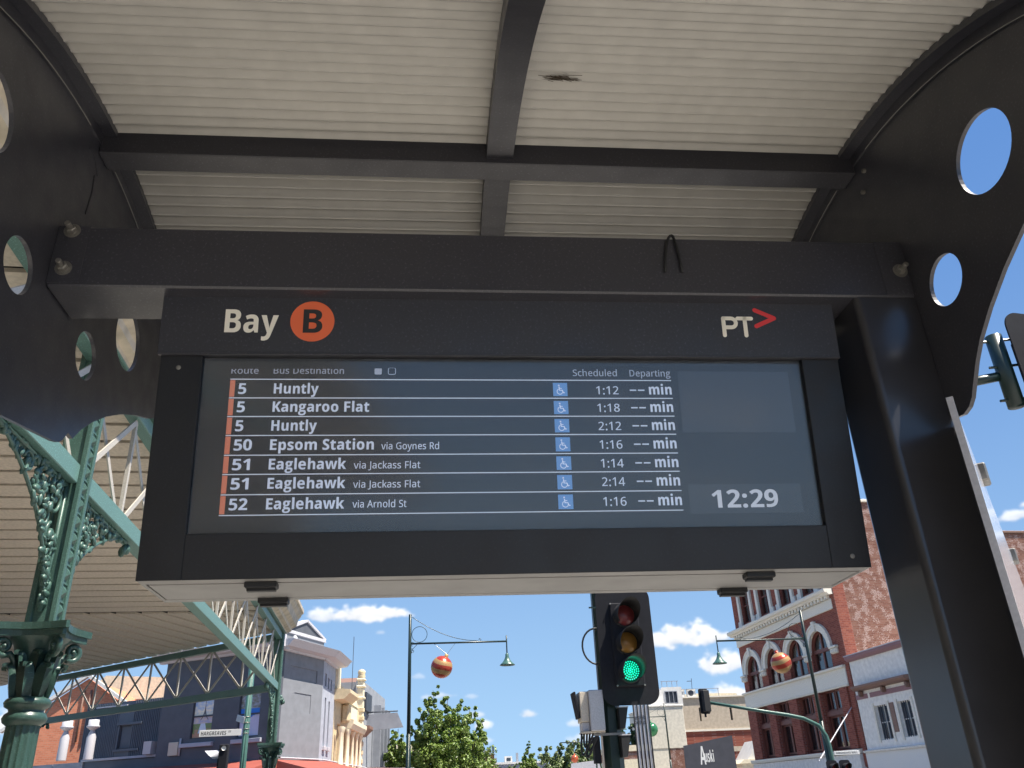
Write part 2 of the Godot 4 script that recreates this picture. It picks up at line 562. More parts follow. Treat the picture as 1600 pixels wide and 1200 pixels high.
	mat("sign_white", lin(0.78, 0.77, 0.74), 0.45, 0.0, "fine", 2.0)
	mat("sign_board_dark", lin(0.055, 0.055, 0.066), 0.5, 0.0, "soft", 0.6)
	mat("bark", lin(0.10, 0.075, 0.05), 0.9, 0.0, "grit", 2.0)
	for k in [["leaf_green", 0.205, 0.275, 0.062], ["leaf_light", 0.24, 0.30, 0.09], ["leaf_olive", 0.19, 0.23, 0.10], ["leaf_dark", 0.035, 0.075, 0.018]]:
		var lm := mat(k[0], lin(k[1], k[2], k[3]), 0.45)
		lm.vertex_color_use_as_albedo = true
		lm.backlight_enabled = true
		lm.backlight = lin(k[1] * 0.6, k[2] * 0.8, k[3] * 0.4)
	mat("asphalt", lin(0.055, 0.054, 0.052), 0.85, 0.0, "grit", 0.8)
	mat("mall_granite", lin(0.34, 0.33, 0.31), 0.8, 0.0, "fine", 0.6)
	mat("paving", lin(0.36, 0.345, 0.32), 0.8, 0.0, "fine", 0.6)
	mat("kerb_stone", lin(0.24, 0.23, 0.22), 0.8, 0.0, "grit", 1.0)

# running-bond brickwork seen from far away; flaking limewash where wash > 0
func brick_material(key: String, cols: Array, joint: Color, wash: float) -> StandardMaterial3D:
	var im := Image.create(512, 512, false, Image.FORMAT_RGB8)
	im.fill(joint)
	var r := RandomNumberGenerator.new()
	r.seed = hash(key)
	var n := FastNoiseLite.new()
	n.seed = 3
	n.frequency = 0.009
	n.fractal_octaves = 6
	var size := 1024 if wash > 0.0 else 512
	im = Image.create(size, size, false, Image.FORMAT_RGB8)
	im.fill(joint)
	var courses := size / 16
	var bh := 16
	for row in courses:
		for k in size / 42:
			var bw := 42
			var x := k * bw + (bw / 2 if row % 2 else 0)
			var c: Color = cols[r.randi() % cols.size()]
			c = c.lerp(cols[0], r.randf() * 0.5)
			for xx in [x, x - bw * (size / 42)]:
				im.fill_rect(Rect2i(xx + 1, row * bh + 1, bw - 3, bh - 3), c)
	if wash > 0.0:
		for y in size:
			for x in size:
				# blend two samples so that the pattern wraps
				var t := smoothstep(0.0, 1.0, x / (size - 1.0))
				var s := smoothstep(0.0, 1.0, y / (size - 1.0))
				var a := lerpf(n.get_noise_2d(x, y), n.get_noise_2d(x - size, y), t)
				var b := lerpf(n.get_noise_2d(x, y - size), n.get_noise_2d(x - size, y - size), t)
				var v := lerpf(a, b, s)
				var hi := n.get_noise_2d(x * 7.0, y * 7.0)
				var f := smoothstep(0.0, 0.14, v + hi * 0.42 - 0.05) * (wash + hi * 0.4)
				if f > 0.02:
					im.set_pixel(x, y, im.get_pixel(x, y).lerp(lin(0.44, 0.37, 0.35), clampf(f, 0.0, 0.85)))
	var m := StandardMaterial3D.new()
	m.resource_name = key
	m.albedo_texture = ImageTexture.create_from_image(im)
	m.roughness = 0.9
	m.metallic_specular = 0.2
	m.uv1_triplanar = true
	m.uv1_scale = Vector3.ONE * (1.0 / 2.75)
	if wash > 0.0:
		m.uv1_scale = Vector3(1.0, 1.0, 1.0) / 5.5
	return m

# ---------------------------------------------------------------- bus shelter
const ROOF_Z := -2.465
const ROOF_R := 2.00
const ROOF_TOP := 3.848

func arc_pt(a: float, r: float) -> Vector2:  # (z, y) on the roof's arc, a measured from the crown towards the viewer
	return Vector2(ROOF_Z + sin(a) * r, ROOF_TOP - ROOF_R + cos(a) * r)

# solid with a cross-section in (z, y), pushed along x
func x_prism(poly: PackedVector2Array, x0: float, x1: float) -> ArrayMesh:
	var st := new_st()
	add_prism(st, poly, x0, x1, Transform3D(Basis(Vector3(0, 0, 1), Vector3.UP, Vector3(1, 0, 0)), Vector3.ZERO))
	return commit(st)

func arc_bar(called: String, parent: Node, x0: float, x1: float, r0: float, r1: float, a0: float, a1: float, m: Material) -> void:
	var poly := PackedVector2Array()
	var n := 48
	for i in n + 1:
		poly.append(arc_pt(lerpf(a0, a1, float(i) / n), r0))
	for i in n + 1:
		poly.append(arc_pt(lerpf(a1, a0, float(i) / n), r1))
	part(called, x_prism(poly, x0, x1), m, parent)

func rib_plate(parent: Node, x: float, hole_y := 3.29) -> MeshInstance3D:
	var outer := PackedVector2Array()
	for i in 61:
		outer.append(arc_pt(lerpf(-0.72, 0.72, i / 60.0), ROOF_R - 0.012))
	var low := [[-1.13, 3.255], [-1.25, 3.195], [-1.45, 3.105], [-1.62, 3.045], [-1.757, 2.985], [-1.88, 2.92], [-1.983, 2.852], [-2.06, 2.79], [-2.11, 2.735], [-2.15, 2.68], [-2.175, 2.645], [-2.20, 2.625], [-2.235, 2.615]]
	for p in low:
		outer.append(Vector2(p[0], p[1]))
	for i in range(low.size() - 1, -1, -1):
		outer.append(Vector2(-4.80 - low[i][0] + 0.0, low[i][1] + (0.06 if i > 8 else 0.0)))
	var holes := [[-1.80, hole_y, 0.127], [-2.125, 3.045, 0.086], [-2.66, 3.035, 0.086], [-2.985, 3.285, 0.127]]
	# cut at the hole centres so that every piece is a simple outline
	var cuts := [-6.0]
	var st := new_st()
	var zs := []
	for h in holes:
		zs.append(h[0])
	zs.sort()
	cuts.append_array(zs)
	cuts.append(0.0)
	for i in cuts.size() - 1:
		var strip := PackedVector2Array([Vector2(cuts[i], 0), Vector2(cuts[i + 1], 0), Vector2(cuts[i + 1], 6), Vector2(cuts[i], 6)])
		for piece in Geometry2D.intersect_polygons(outer, strip):
			var todo := [piece]
			for h in holes:
				var disc := PackedVector2Array()
				for k in 40:
					disc.append(Vector2(h[0] + cos(TAU * k / 40.0) * h[2], h[1] + sin(TAU * k / 40.0) * h[2]))
				var nxt := []
				for q in todo:
					nxt.append_array(Geometry2D.clip_polygons(q, disc))
				todo = nxt
			for q in todo:
				add_prism(st, q, x - 0.007, x + 0.007, Transform3D(Basis(Vector3(0, 0, 1), Vector3.UP, Vector3(1, 0, 0)), Vector3.ZERO))
	return part("rib_plate", commit(st), M.charcoal_paint, parent)

func bolt(parent: Node, at: Vector3) -> void:
	var st := new_st()
	var xf := Transform3D(Basis(Vector3.RIGHT, PI / 2), at)
	add_lathe(st, [Vector2(0.0001, 0.0), Vector2(0.026, 0.0), Vector2(0.026, 0.004), Vector2(0.0001, 0.004)], 20, xf)
	add_lathe(st, [Vector2(0.0165, 0.004), Vector2(0.0165, 0.018), Vector2(0.014, 0.021), Vector2(0.0001, 0.021)], 6, xf)
	add_lathe(st, [Vector2(0.0095, 0.02), Vector2(0.0095, 0.042), Vector2(0.008, 0.045), Vector2(0.0001, 0.045)], 12, xf)
	part("bolt", commit(st), M.zinc, parent)

func build_shelter() -> void:
	var s := thing("bus_shelter", "charcoal steel bus shelter with arched corrugated roof over the departure board", "bus shelter")
	# corrugated roof, two sheets
	var n := 580
	var amp := 0.0125
	var pts := []
	var a_end := 0.77
	for i in n + 1:
		var a := lerpf(-a_end, a_end, float(i) / n)
		var ph := a * ROOF_R / 0.0535 * TAU
		var wv := 0.70 * sin(ph) + 1.35 * pow(absf(sin(ph * 0.5 + 0.3)), 9.0) - 0.45
		pts.append([a, ROOF_R + amp * wv])
	for span in [[-1.235, 0.2505], [0.2505, 1.74]]:
		var st := new_st()
		st.set_smooth_group(0)
		for i in n:
			var p := arc_pt(pts[i][0], pts[i][1])
			var q := arc_pt(pts[i + 1][0], pts[i + 1][1])
			var xs := [span[0], span[1]]
			quad(st, Vector3(xs[0], p.y, p.x), Vector3(xs[1], p.y, p.x), Vector3(xs[1], q.y, q.x), Vector3(xs[0], q.y, q.x))
		st.set_smooth_group(1)
		for i in n:
			var p := arc_pt(pts[i][0], pts[i][1] + 0.003)
			var q := arc_pt(pts[i + 1][0], pts[i + 1][1] + 0.003)
			var xs := [span[0], span[1]]
			quad(st, Vector3(xs[0], q.y, q.x), Vector3(xs[1], q.y, q.x), Vector3(xs[1], p.y, p.x), Vector3(xs[0], p.y, p.x))
		part("roof_sheet", commit(st), M.roof_sheet, s)
	rib_plate(s, -1.210, 3.345)
	rib_plate(s, 1.661)
	# angle flanges that carry the sheet along the plates
	arc_bar("flange", s, -1.203, -1.150, ROOF_R - 0.034, ROOF_R - 0.010, -0.70, 0.70, M.charcoal_paint)
	arc_bar("flange", s, 1.601, 1.654, ROOF_R - 0.034, ROOF_R - 0.010, -0.70, 0.70, M.charcoal_paint)
	arc_bar("flange", s, -1.2025, -1.196, ROOF_R - 0.075, ROOF_R - 0.0345, -0.70, 0.70, M.charcoal_paint)
	arc_bar("flange", s, 1.647, 1.6535, ROOF_R - 0.075, ROOF_R - 0.0345, -0.70, 0.70, M.charcoal_paint)
	# thin pale grey tubes where plate and flange meet, weld runs on the left plate
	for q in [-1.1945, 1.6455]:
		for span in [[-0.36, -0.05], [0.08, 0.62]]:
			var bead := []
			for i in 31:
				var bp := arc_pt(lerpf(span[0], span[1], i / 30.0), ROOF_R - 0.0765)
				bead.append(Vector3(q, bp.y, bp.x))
			part("pale_line", tube_mesh(bead, 0.0016, 5), M.pale_line_grey, s)
	for w in [[Vector2(-2.355, 3.70), Vector2(-2.40, 3.70), Vector2(-2.45, 3.655)], [Vector2(-2.43, 3.64), Vector2(-2.44, 3.57), Vector2(-2.43, 3.47)]]:
		var run := []
		for p in w:
			run.append(Vector3(-1.2022, p.y, p.x))
		part("weld_run", tube_mesh(run, 0.0028, 6), M.purlin_paint, s)
	# middle rafter and crown purlin
	arc_bar("rafter", s, 0.200, 0.300, ROOF_R - 0.085, ROOF_R - 0.010, -0.70, 0.70, M.purlin_paint)
	part("purlin", chamfer_mesh(Vector3(-1.2025, 3.738, -2.516), Vector3(1.6535, 3.838, -2.420), 0.004), M.purlin_paint, s)
	# header beam with its end tabs
	part("header_beam", chamfer_mesh(Vector3(-1.2025, 3.083, -2.493), Vector3(1.6535, 3.312, -2.290), 0.006), M.charcoal_paint, s)
	for t in [[-1.2022, -1.105], [1.552, 1.6532]]:
		part("end_tab", chamfer_mesh(Vector3(t[0], 3.092, -2.2895), Vector3(t[1], 3.311, -2.2865), 0.001), M.charcoal_paint, s)
	for p in [Vector3(-1.158, 3.290, -2.2865), Vector3(-1.158, 3.146, -2.2865), Vector3(1.622, 3.188, -2.2865)]:
		bolt(s, p)
	for p in [Vector3(1.56, 3.70, -2.36), Vector3(1.585, 3.63, -2.40)]:
		var st := new_st()
		add_lathe(st, [Vector2(0.009, 0), Vector2(0.009, 0.012), Vector2(0.0001, 0.014)], 6, Transform3D(Basis(Vector3(0, 0, 1), PI / 2), Vector3(1.654, p.y, p.z)))
		part("bolt", commit(st), M.zinc, s)
	# rounded box post
	var st := new_st()
	st.set_smooth_group(0)
	var poly := round_rect(-0.133, -0.156, 0.101, 0.091, 0.022, 6)
	for i in poly.size():
		var a: Vector2 = poly[i]
		var b: Vector2 = poly[(i + 1) % poly.size()]
		st.set_smooth_group(0 if a.distance_to(b) < 0.03 else -1)
		quad(st, Vector3(a.x, 0.02, a.y), Vector3(a.x, 3.082, a.y), Vector3(b.x, 3.082, b.y), Vector3(b.x, 0.02, b.y))
	var post := part("post", commit(st), M.post_paint, s, Transform3D(Basis(), Vector3(1.567, 0, -2.384)))
	part("base_plate", chamfer_mesh(Vector3(-0.2, 0.0, -0.16), Vector3(0.2, 0.02, 0.16), 0.004), M.charcoal_paint, s, Transform3D(Basis(), Vector3(1.567, 0.0, -2.384)))
	# stray dry grass of an old nest stuck to the sheet
	var nr := RandomNumberGenerator.new()
	nr.seed = 9
	var ns := new_st()
	for i in 26:
		var nx := 0.432 + nr.randfn() * 0.028
		var na := 0.2155 + nr.randfn() * 0.0035
		var nl := nr.randf_range(0.012, 0.04)
		var p0 := arc_pt(na, ROOF_R - 0.012)
		var p1 := arc_pt(na + nr.randfn() * 0.002, ROOF_R - 0.014 - nr.randf() * 0.006)
		add_tube(ns, [Vector3(nx - nl, p0.y, p0.x), Vector3(nx + nl, p1.y, p1.x)], 0.0011, 4)
	var nest := part(numbered("old_nest"), commit(ns), M.bark, self)
	tag(nest, "dark wisp of old nest stuck under the corrugated roof sheet", "nest")
	# loop of black cable thrown over the beam
	var loop := []
	for i in 17:
		var t := i / 16.0
		var x := lerpf(0.779, 0.837, t)
		var y := 3.08 + 0.236 * pow(sin(PI * clampf(t * 0.9 + 0.05, 0, 1)), 0.55)
		if t < 0.5:
			x = lerpf(0.781, 0.820, t * 2.0)
		else:
			x = lerpf(0.822, 0.840, t * 2.0 - 1.0)
		loop.append(Vector3(x, y, -2.281))
	var o := part(numbered("cable_loop"), tube_mesh(loop, 0.0048, 8), M.black_rubber, self)
	tag(o, "thin black cable loop hanging over the shelter's header beam", "cable")
	# smooth white panel seen almost edge-on beside the post
	var w := thing("side_panel", "glossy white panel seen almost edge-on beside the shelter post", "panel", Vector3(1.5265, 0, -2.10), deg_to_rad(-37.4))
	part("sheet", chamfer_mesh(Vector3(-0.006, 0.75, -4.4), Vector3(0.006, 2.605, 0.0), 0.002), M.white_panel, w)
	bar("edge_trim", w, Vector3(-0.0095, 0.75, 0.0002), Vector3(0.0095, 2.607, 0.010), M.box_grey)
	for z in [-0.85, -2.4]:
		part("clamp", chamfer_mesh(Vector3(-0.03, 2.575, z - 0.045), Vector3(0.03, 2.645, z + 0.045), 0.006), M.zinc, w)
	for z in [-0.1, -4.3]:
		bar("leg", w, Vector3(-0.02, 0.0, z - 0.03), Vector3(0.02, 0.749, z + 0.03), M.charcoal_paint)

# ---------------------------------------------------------------- departure board
func build_sign() -> void:
	var th := 0.13622
	var s := thing("departure_board", "charcoal bus departure board with lit timetable screen hung under the shelter beam", "departure board", Vector3(0.26, 2.2, -2.477))
	var F := Transform3D(Basis(Vector3.RIGHT, th), Vector3.ZERO)   # tilted front: x right, y up the face, z out
	var face := func(called: String, lo: Vector3, hi: Vector3, c: float, m: Material) -> MeshInstance3D:
		return part(called, chamfer_mesh(lo, hi, c), m, s, F)
	# case behind the front
	var inner := PackedVector2Array()
	for p in [Vector2(-0.052, 0.010), Vector2(0.078, 0.905), Vector2(-0.200, 0.875), Vector2(-0.292, 0.80), Vector2(-0.292, 0.010)]:
		inner.append(p)
	part("case", x_prism(inner, -1.109, 1.109), M.sign_case, s)
	# bezel: sheet bars round the screen opening, with side cheeks
	face.call("bezel", Vector3(-1.112, 0.000, -0.030), Vector3(-0.984, 0.700, 0.000), 0.0015, M.sign_case)
	face.call("bezel", Vector3(0.984, 0.000, -0.030), Vector3(1.112, 0.700, 0.000), 0.0015, M.sign_case)
	face.call("bezel", Vector3(-0.984, 0.000, -0.030), Vector3(0.984, 0.133, 0.000), 0.0015, M.sign_case)
	face.call("bezel", Vector3(-0.984, 0.694, -0.030), Vector3(0.984, 0.706, -0.001), 0.0015, M.sign_case)
	for sx in [-1, 1]:
		part("side_cheek", x_prism(PackedVector2Array([Vector2(-0.031, 0.004), Vector2(0.065, 0.70), Vector2(-0.05, 0.80), Vector2(-0.293, 0.80), Vector2(-0.293, 0.004)]), 1.1092 * sx, 1.112 * sx), M.sign_case, s)
	for p in [Vector3(1.055, 0.035, 0.0), Vector3(-1.055, 0.655, 0.0)]:
		var st := new_st()
		add_lathe(st, [Vector2(0.0001, 0.0025), Vector2(0.006, 0.002), Vector2(0.008, 0.0)], 12, F * Transform3D(Basis(Vector3.RIGHT, PI / 2), p))
		part("screw", commit(st), M.zinc, s)
	# screen, its glass and what it shows
	var scr := part("screen", chamfer_mesh(Vector3(-0.985, 0.132, -0.030), Vector3(0.985, 0.696, -0.022), 0.001), M.screen_panel, s, F)
	part("screen_glass", chamfer_mesh(Vector3(-0.983, 0.134, -0.0182), Vector3(0.983, 0.693, -0.0152), 0.0005), M.screen_glass, s, F)
	var z := -0.0195
	var rows := [0.6233, 0.5610, 0.4998, 0.4384, 0.3755, 0.3152, 0.2525, 0.1899]
	for v in rows:
		bar("display_line", scr, Vector3(-0.898, v - 0.0013, z - 0.001), Vector3(0.5305, v + 0.0013, z), M.screen_line)
	for i in 7:
		bar("display_stripe", scr, Vector3(-0.8975, rows[i + 1] + 0.004, z - 0.001), Vector3(-0.8825, rows[i] - 0.004, z + 0.0005), M.screen_orange)
	var nums := ["5", "5", "5", "50", "51", "51", "52"]
	var nx := [-0.8466, -0.8466, -0.8466, -0.8165, -0.818, -0.818, -0.8168]
	var dest := ["Huntly", "Kangaroo Flat", "Huntly", "Epsom Station", "Eaglehawk", "Eaglehawk", "Eaglehawk"]
	var dx := [-0.622, -0.4611, -0.622, -0.4432, -0.5267, -0.527, -0.528]
	var times := ["1:12", "1:18", "2:12", "1:16", "1:14", "2:14", "1:16"]
	for i in 7:
		var base: float = [0.5745, 0.5142, 0.4526, 0.3908, 0.3290, 0.2690, 0.2058][i]
		writing(nums[i], true, M.screen_text, scr, -0.8708, nx[i], base, 0.0350, z)
		writing(dest[i], true, M.screen_text, scr, -0.7613, dx[i], base + 0.0012, 0.0335, z)
		writing(times[i], false, M.screen_text, scr, 0.2755, 0.3495, base + 0.0005, 0.0275, z)
		writing("min", true, M.screen_text, scr, 0.4525, 0.5286, base, 0.0345, z)
		for k in 2:
			bar("display_dash", scr, Vector3(0.388 + k * 0.0275, base + 0.0125, z - 0.001), Vector3(0.4095 + k * 0.0275, base + 0.0165, z + 0.0005), M.screen_text)
		wheelchair(scr, Vector2(0.1325, rows[i + 1] + 0.0075), Vector2(0.1795, rows[i] - 0.0095), z)
	for v in [["via Goynes Rd", -0.4201, -0.2395, 0.3921], ["via Jackass Flat", -0.5033, -0.2980, 0.3312], ["via Jackass Flat", -0.5033, -0.2978, 0.2709], ["via Arnold St", -0.5032, -0.3394, 0.2094]]:
		writing(v[0], false, M.screen_text, scr, v[1], v[2], v[3], 0.0222, z)
	writing("Route", false, M.screen_dim_text, scr, -0.8967, -0.8127, 0.6420, 0.0212, z)
	writing("Bus Destination", false, M.screen_dim_text, scr, -0.7655, -0.5446, 0.6425, 0.0212, z)
	writing("Scheduled", false, M.screen_dim_text, scr, 0.2004, 0.3484, 0.6380, 0.0225, z)
	writing("Departing", false, M.screen_dim_text, scr, 0.3914, 0.5295, 0.6375, 0.0225, z)
	part("display_icon", prism_mesh(round_rect(-0.447, 0.641, -0.424, 0.663, 0.004, 3), z - 0.001, z), M.screen_dim_text, scr)
	var ring := round_rect(-0.403, 0.641, -0.380, 0.663, 0.005, 3)
	var loop := []
	for q in ring:
		loop.append(Vector3(q.x, q.y, z))
	loop.append(loop[0])
	part("display_icon", tube_mesh(loop, 0.0013, 5), M.screen_dim_text, scr)
	# dark mask along the top of the picture that clips the heading row
	part("screen_mask", prism_mesh(PackedVector2Array([Vector2(-0.98, 0.6565), Vector2(-0.60, 0.6595), Vector2(0.15, 0.6665), Vector2(0.95, 0.668), Vector2(0.95, 0.692), Vector2(-0.98, 0.692)]), z + 0.0006, z + 0.0010), M.screen_panel, scr)
	bar("display_box", scr, Vector3(0.555, 0.445, z - 0.002), Vector3(0.938, 0.656, z - 0.0012), M.screen_grey)
	bar("display_box", scr, Vector3(0.554, 0.179, z - 0.002), Vector3(0.926, 0.272, z - 0.0012), M.screen_box)
	writing("12:29", true, M.screen_clock, scr, 0.6275, 0.8452, 0.1963, 0.0565, z)
	# header strip with a folded lower lip
	var hd := part("header", x_prism(PackedVector2Array([Vector2(-0.004, 0.702), Vector2(0.012, 0.700), Vector2(0.012, 0.9215), Vector2(-0.02, 0.9215), Vector2(-0.02, 0.705)]), -1.1195, 1.1145), M.sign_header, s, F)
	part("header_lip", chamfer_mesh(Vector3(-1.1195, 0.694, -0.004), Vector3(1.1145, 0.7005, 0.0145), 0.0015), M.sign_header, s, F)
	writing("Bay", true, M.cream_vinyl, hd, -0.9223, -0.7549, 0.7704, 0.0791, 0.0125, "lettering")
	var disc := PackedVector2Array()
	for i in 48:
		disc.append(Vector2(-0.6475 + cos(TAU * i / 48.0) * 0.070, 0.8105 + sin(TAU * i / 48.0) * 0.070))
	part("bay_roundel", prism_mesh(disc, 0.0118, 0.0135), M.orange_vinyl, hd)
	writing("B", true, M.dark_lettering, hd, -0.6764, -0.6154, 0.7702, 0.0815, 0.0140, "lettering")
	# rounded letters P T and the red chevron
	var stroke := func(pts: Array, r: float, m: Material) -> void:
		var st := new_st()
		for i in pts.size() - 1:
			var a: Vector2 = pts[i]
			var b: Vector2 = pts[i + 1]
			var d := (b - a).normalized() * r
			var nn := Vector2(-d.y, d.x)
			var pl := PackedVector2Array()
			for k in 9:
				var an := PI * k / 8.0
				pl.append(b + nn * -cos(an) + d * sin(an))
			for k in 9:
				var an := PI * k / 8.0
				pl.append(a + nn * cos(an) - d * sin(an))
			add_prism(st, pl, 0.0118, 0.0132 + i * 0.0001)
		part("logo", commit(st), m, hd)
	var bowl := [Vector2(0.7215, 0.8365), Vector2(0.748, 0.8365)]
	for i in 9:
		var an := PI / 2 - PI * i / 8.0
		bowl.append(Vector2(0.748 + cos(an) * 0.0165, 0.8200 + sin(an) * 0.0165))
	bowl.append(Vector2(0.7215, 0.8035))
	stroke.call([Vector2(0.7215, 0.7745), Vector2(0.7215, 0.8365)], 0.0068, M.cream_vinyl)
	stroke.call(bowl, 0.0066, M.cream_vinyl)
	stroke.call([Vector2(0.772, 0.8365), Vector2(0.820, 0.8365)], 0.0067, M.cream_vinyl)
	stroke.call([Vector2(0.7965, 0.7745), Vector2(0.7965, 0.8365)], 0.0069, M.cream_vinyl)
	stroke.call([Vector2(0.836, 0.868), Vector2(0.901, 0.8385), Vector2(0.836, 0.809)], 0.0075, M.red_vinyl)
	# underside: framed access panel with four latches
	bar("underside_frame", s, Vector3(-1.110, 0.0005, -0.048), Vector3(1.110, 0.009, -0.005), M.sign_underside)
	bar("underside_panel", s, Vector3(-1.090, -0.001, -0.247), Vector3(1.090, 0.009, -0.055), M.sign_underside)
	bar("underside_frame", s, Vector3(-1.110, 0.0005, -0.294), Vector3(1.110, 0.009, -0.259), M.sign_underside)
	for sx in [-1, 1]:
		bar("underside_frame", s, Vector3(1.098 * sx, 0.0005, -0.256), Vector3(1.110 * sx, 0.010, -0.048), M.sign_underside)
	for p in [Vector2(-0.765, -0.053), Vector2(-0.765, -0.268), Vector2(0.763, -0.050), Vector2(0.748, -0.265)]:
		part("latch", chamfer_mesh(Vector3(p.x - 0.047, -0.017, p.y - 0.022), Vector3(p.x + 0.047, 0.001, p.y + 0.022), 0.003), M.black_rubber, s)
		bar("latch_lever", s, Vector3(p.x - 0.042, -0.024, p.y - 0.016), Vector3(p.x + 0.042, -0.0171, p.y + 0.004), M.black_rubber)

# white wheelchair user on a blue square
func wheelchair(parent: Node, lo: Vector2, hi: Vector2, z: float) -> void:
	var sq := bar("display_symbol", parent, Vector3(lo.x, lo.y, z - 0.001), Vector3(hi.x, hi.y, z), M.screen_blue)
	var c := (lo + hi) * 0.5
	var u := (hi.x - lo.x) / 48.0
	var st := new_st()
	var path := []
	for i in 14:
		var a := deg_to_rad(lerpf(118.0, 385.0, i / 13.0))
		path.append(Vector3(c.x - 1.5 * u + cos(a) * 9.5 * u, c.y - 7.5 * u + sin(a) * 9.5 * u, z))
	add_tube(st, path, 1.5 * u, 6)
	add_tube(st, [Vector3(c.x - 4 * u, c.y + 9 * u, z), Vector3(c.x - 2.5 * u, c.y - 3 * u, z), Vector3(c.x + 6.5 * u, c.y - 3 * u, z), Vector3(c.x + 11 * u, c.y - 12.5 * u, z), Vector3(c.x + 14.5 * u, c.y - 11 * u, z)], 1.9 * u, 6)
	add_tube(st, [Vector3(c.x - 3.5 * u, c.y + 4 * u, z), Vector3(c.x + 5 * u, c.y + 3.5 * u, z)], 1.5 * u, 6)
	ellipsoid(st, Transform3D(Basis.from_scale(Vector3(3, 3, 1) * u), Vector3(c.x - 4.5 * u, c.y + 14 * u, z)), 10, 5)
	var o := part("display_symbol", commit(st), M.screen_text, parent)

# ---------------------------------------------------------------- cast-iron verandah
# frame: origin at the near column's foot, x along the truss away from the viewer, y up, z towards the street's far side (left)
var leafy_bracket: ArrayMesh
var column_meshes := {}

func spiral(c: Vector2, r0: float, turns: float, a0: float, dir: float, n := 26) -> Array:
	var out := []
	for i in n:
		var t := float(i) / (n - 1)
		var a := a0 + dir * TAU * turns * t
		var r := r0 * (1.0 - 0.86 * t)
		out.append(Vector3(c.x + cos(a) * r, c.y + sin(a) * r, 0))
	return out

# lace bracket in the xy plane: corner at the origin, runs to +x along the chord and to -y down the post
func make_bracket() -> ArrayMesh:
	var r := RandomNumberGenerator.new()
	r.seed = 21
	var st := new_st()
	st.set_smooth_group(0)
	var edge := func(t: float) -> Vector2: return Vector2(1.30 * pow(1.0 - t, 2.3) + 0.09 * sin(PI * t), -0.86 * pow(t, 1.45) - 0.06 * sin(PI * t))
	var curve := []
	for i in 33:
		var e: Vector2 = edge.call(i / 32.0)
		curve.append(Vector3(e.x, e.y, 0))
	add_tube(st, curve, 0.013, 7)
	add_tube(st, [Vector3(0, -0.015, 0), Vector3(1.32, -0.015, 0)], 0.016, 6)
	add_tube(st, [Vector3(0.012, 0, 0), Vector3(0.012, -0.9, 0)], 0.016, 6)
	for s in [[0.17, -0.17, 0.13, 1.6, 0.5, 1], [0.43, -0.14, 0.11, 1.5, 2.2, -1], [0.68, -0.095, 0.08, 1.4, 0.2, 1], [0.90, -0.065, 0.055, 1.3, 2.0, -1], [0.12, -0.42, 0.095, 1.5, 1.2, -1], [0.085, -0.62, 0.07, 1.4, 0.3, 1], [0.30, -0.33, 0.09, 1.4, 1.9, 1], [1.08, -0.045, 0.04, 1.2, 0.0, 1]]:
		add_tube(st, spiral(Vector2(s[0], s[1]), s[2], s[3], s[4], s[5]), 0.013, 6)
		ellipsoid(st, Transform3D(Basis.from_scale(Vector3(0.028, 0.028, 0.03)), Vector3(s[0], s[1], 0.012)), 8, 5)
	# vine leaves and berries between the scrolls
	for i in 260:
		var t := r.randf()
		var e: Vector2 = edge.call(t)
		var p := e * r.randf_range(0.12, 1.03)
		if t > 0.5:
			p = Vector2(e.x * r.randf_range(0.1, 1.05), e.y)
		var ang := r.randf() * TAU
		var sc := r.randf_range(0.012, 0.034)
		var b := Basis(Vector3(0, 0, 1), ang) * Basis(Vector3.RIGHT, r.randf_range(-0.6, 0.6)) * Basis.from_scale(Vector3(sc * 1.5, sc * 0.75, sc * 0.55))
		ellipsoid(st, Transform3D(b, Vector3(p.x, p.y, r.randf_range(-0.02, 0.02))), 7, 4)
	# knob on the free end
	for k in 4:
		ellipsoid(st, Transform3D(Basis.from_scale(Vector3(0.03, 0.05, 0.03)), Vector3(1.30 + 0.02 * cos(k * 1.57), -0.06 - 0.01 * k, 0.02 * sin(k * 1.57))), 7, 4)
	return commit(st)

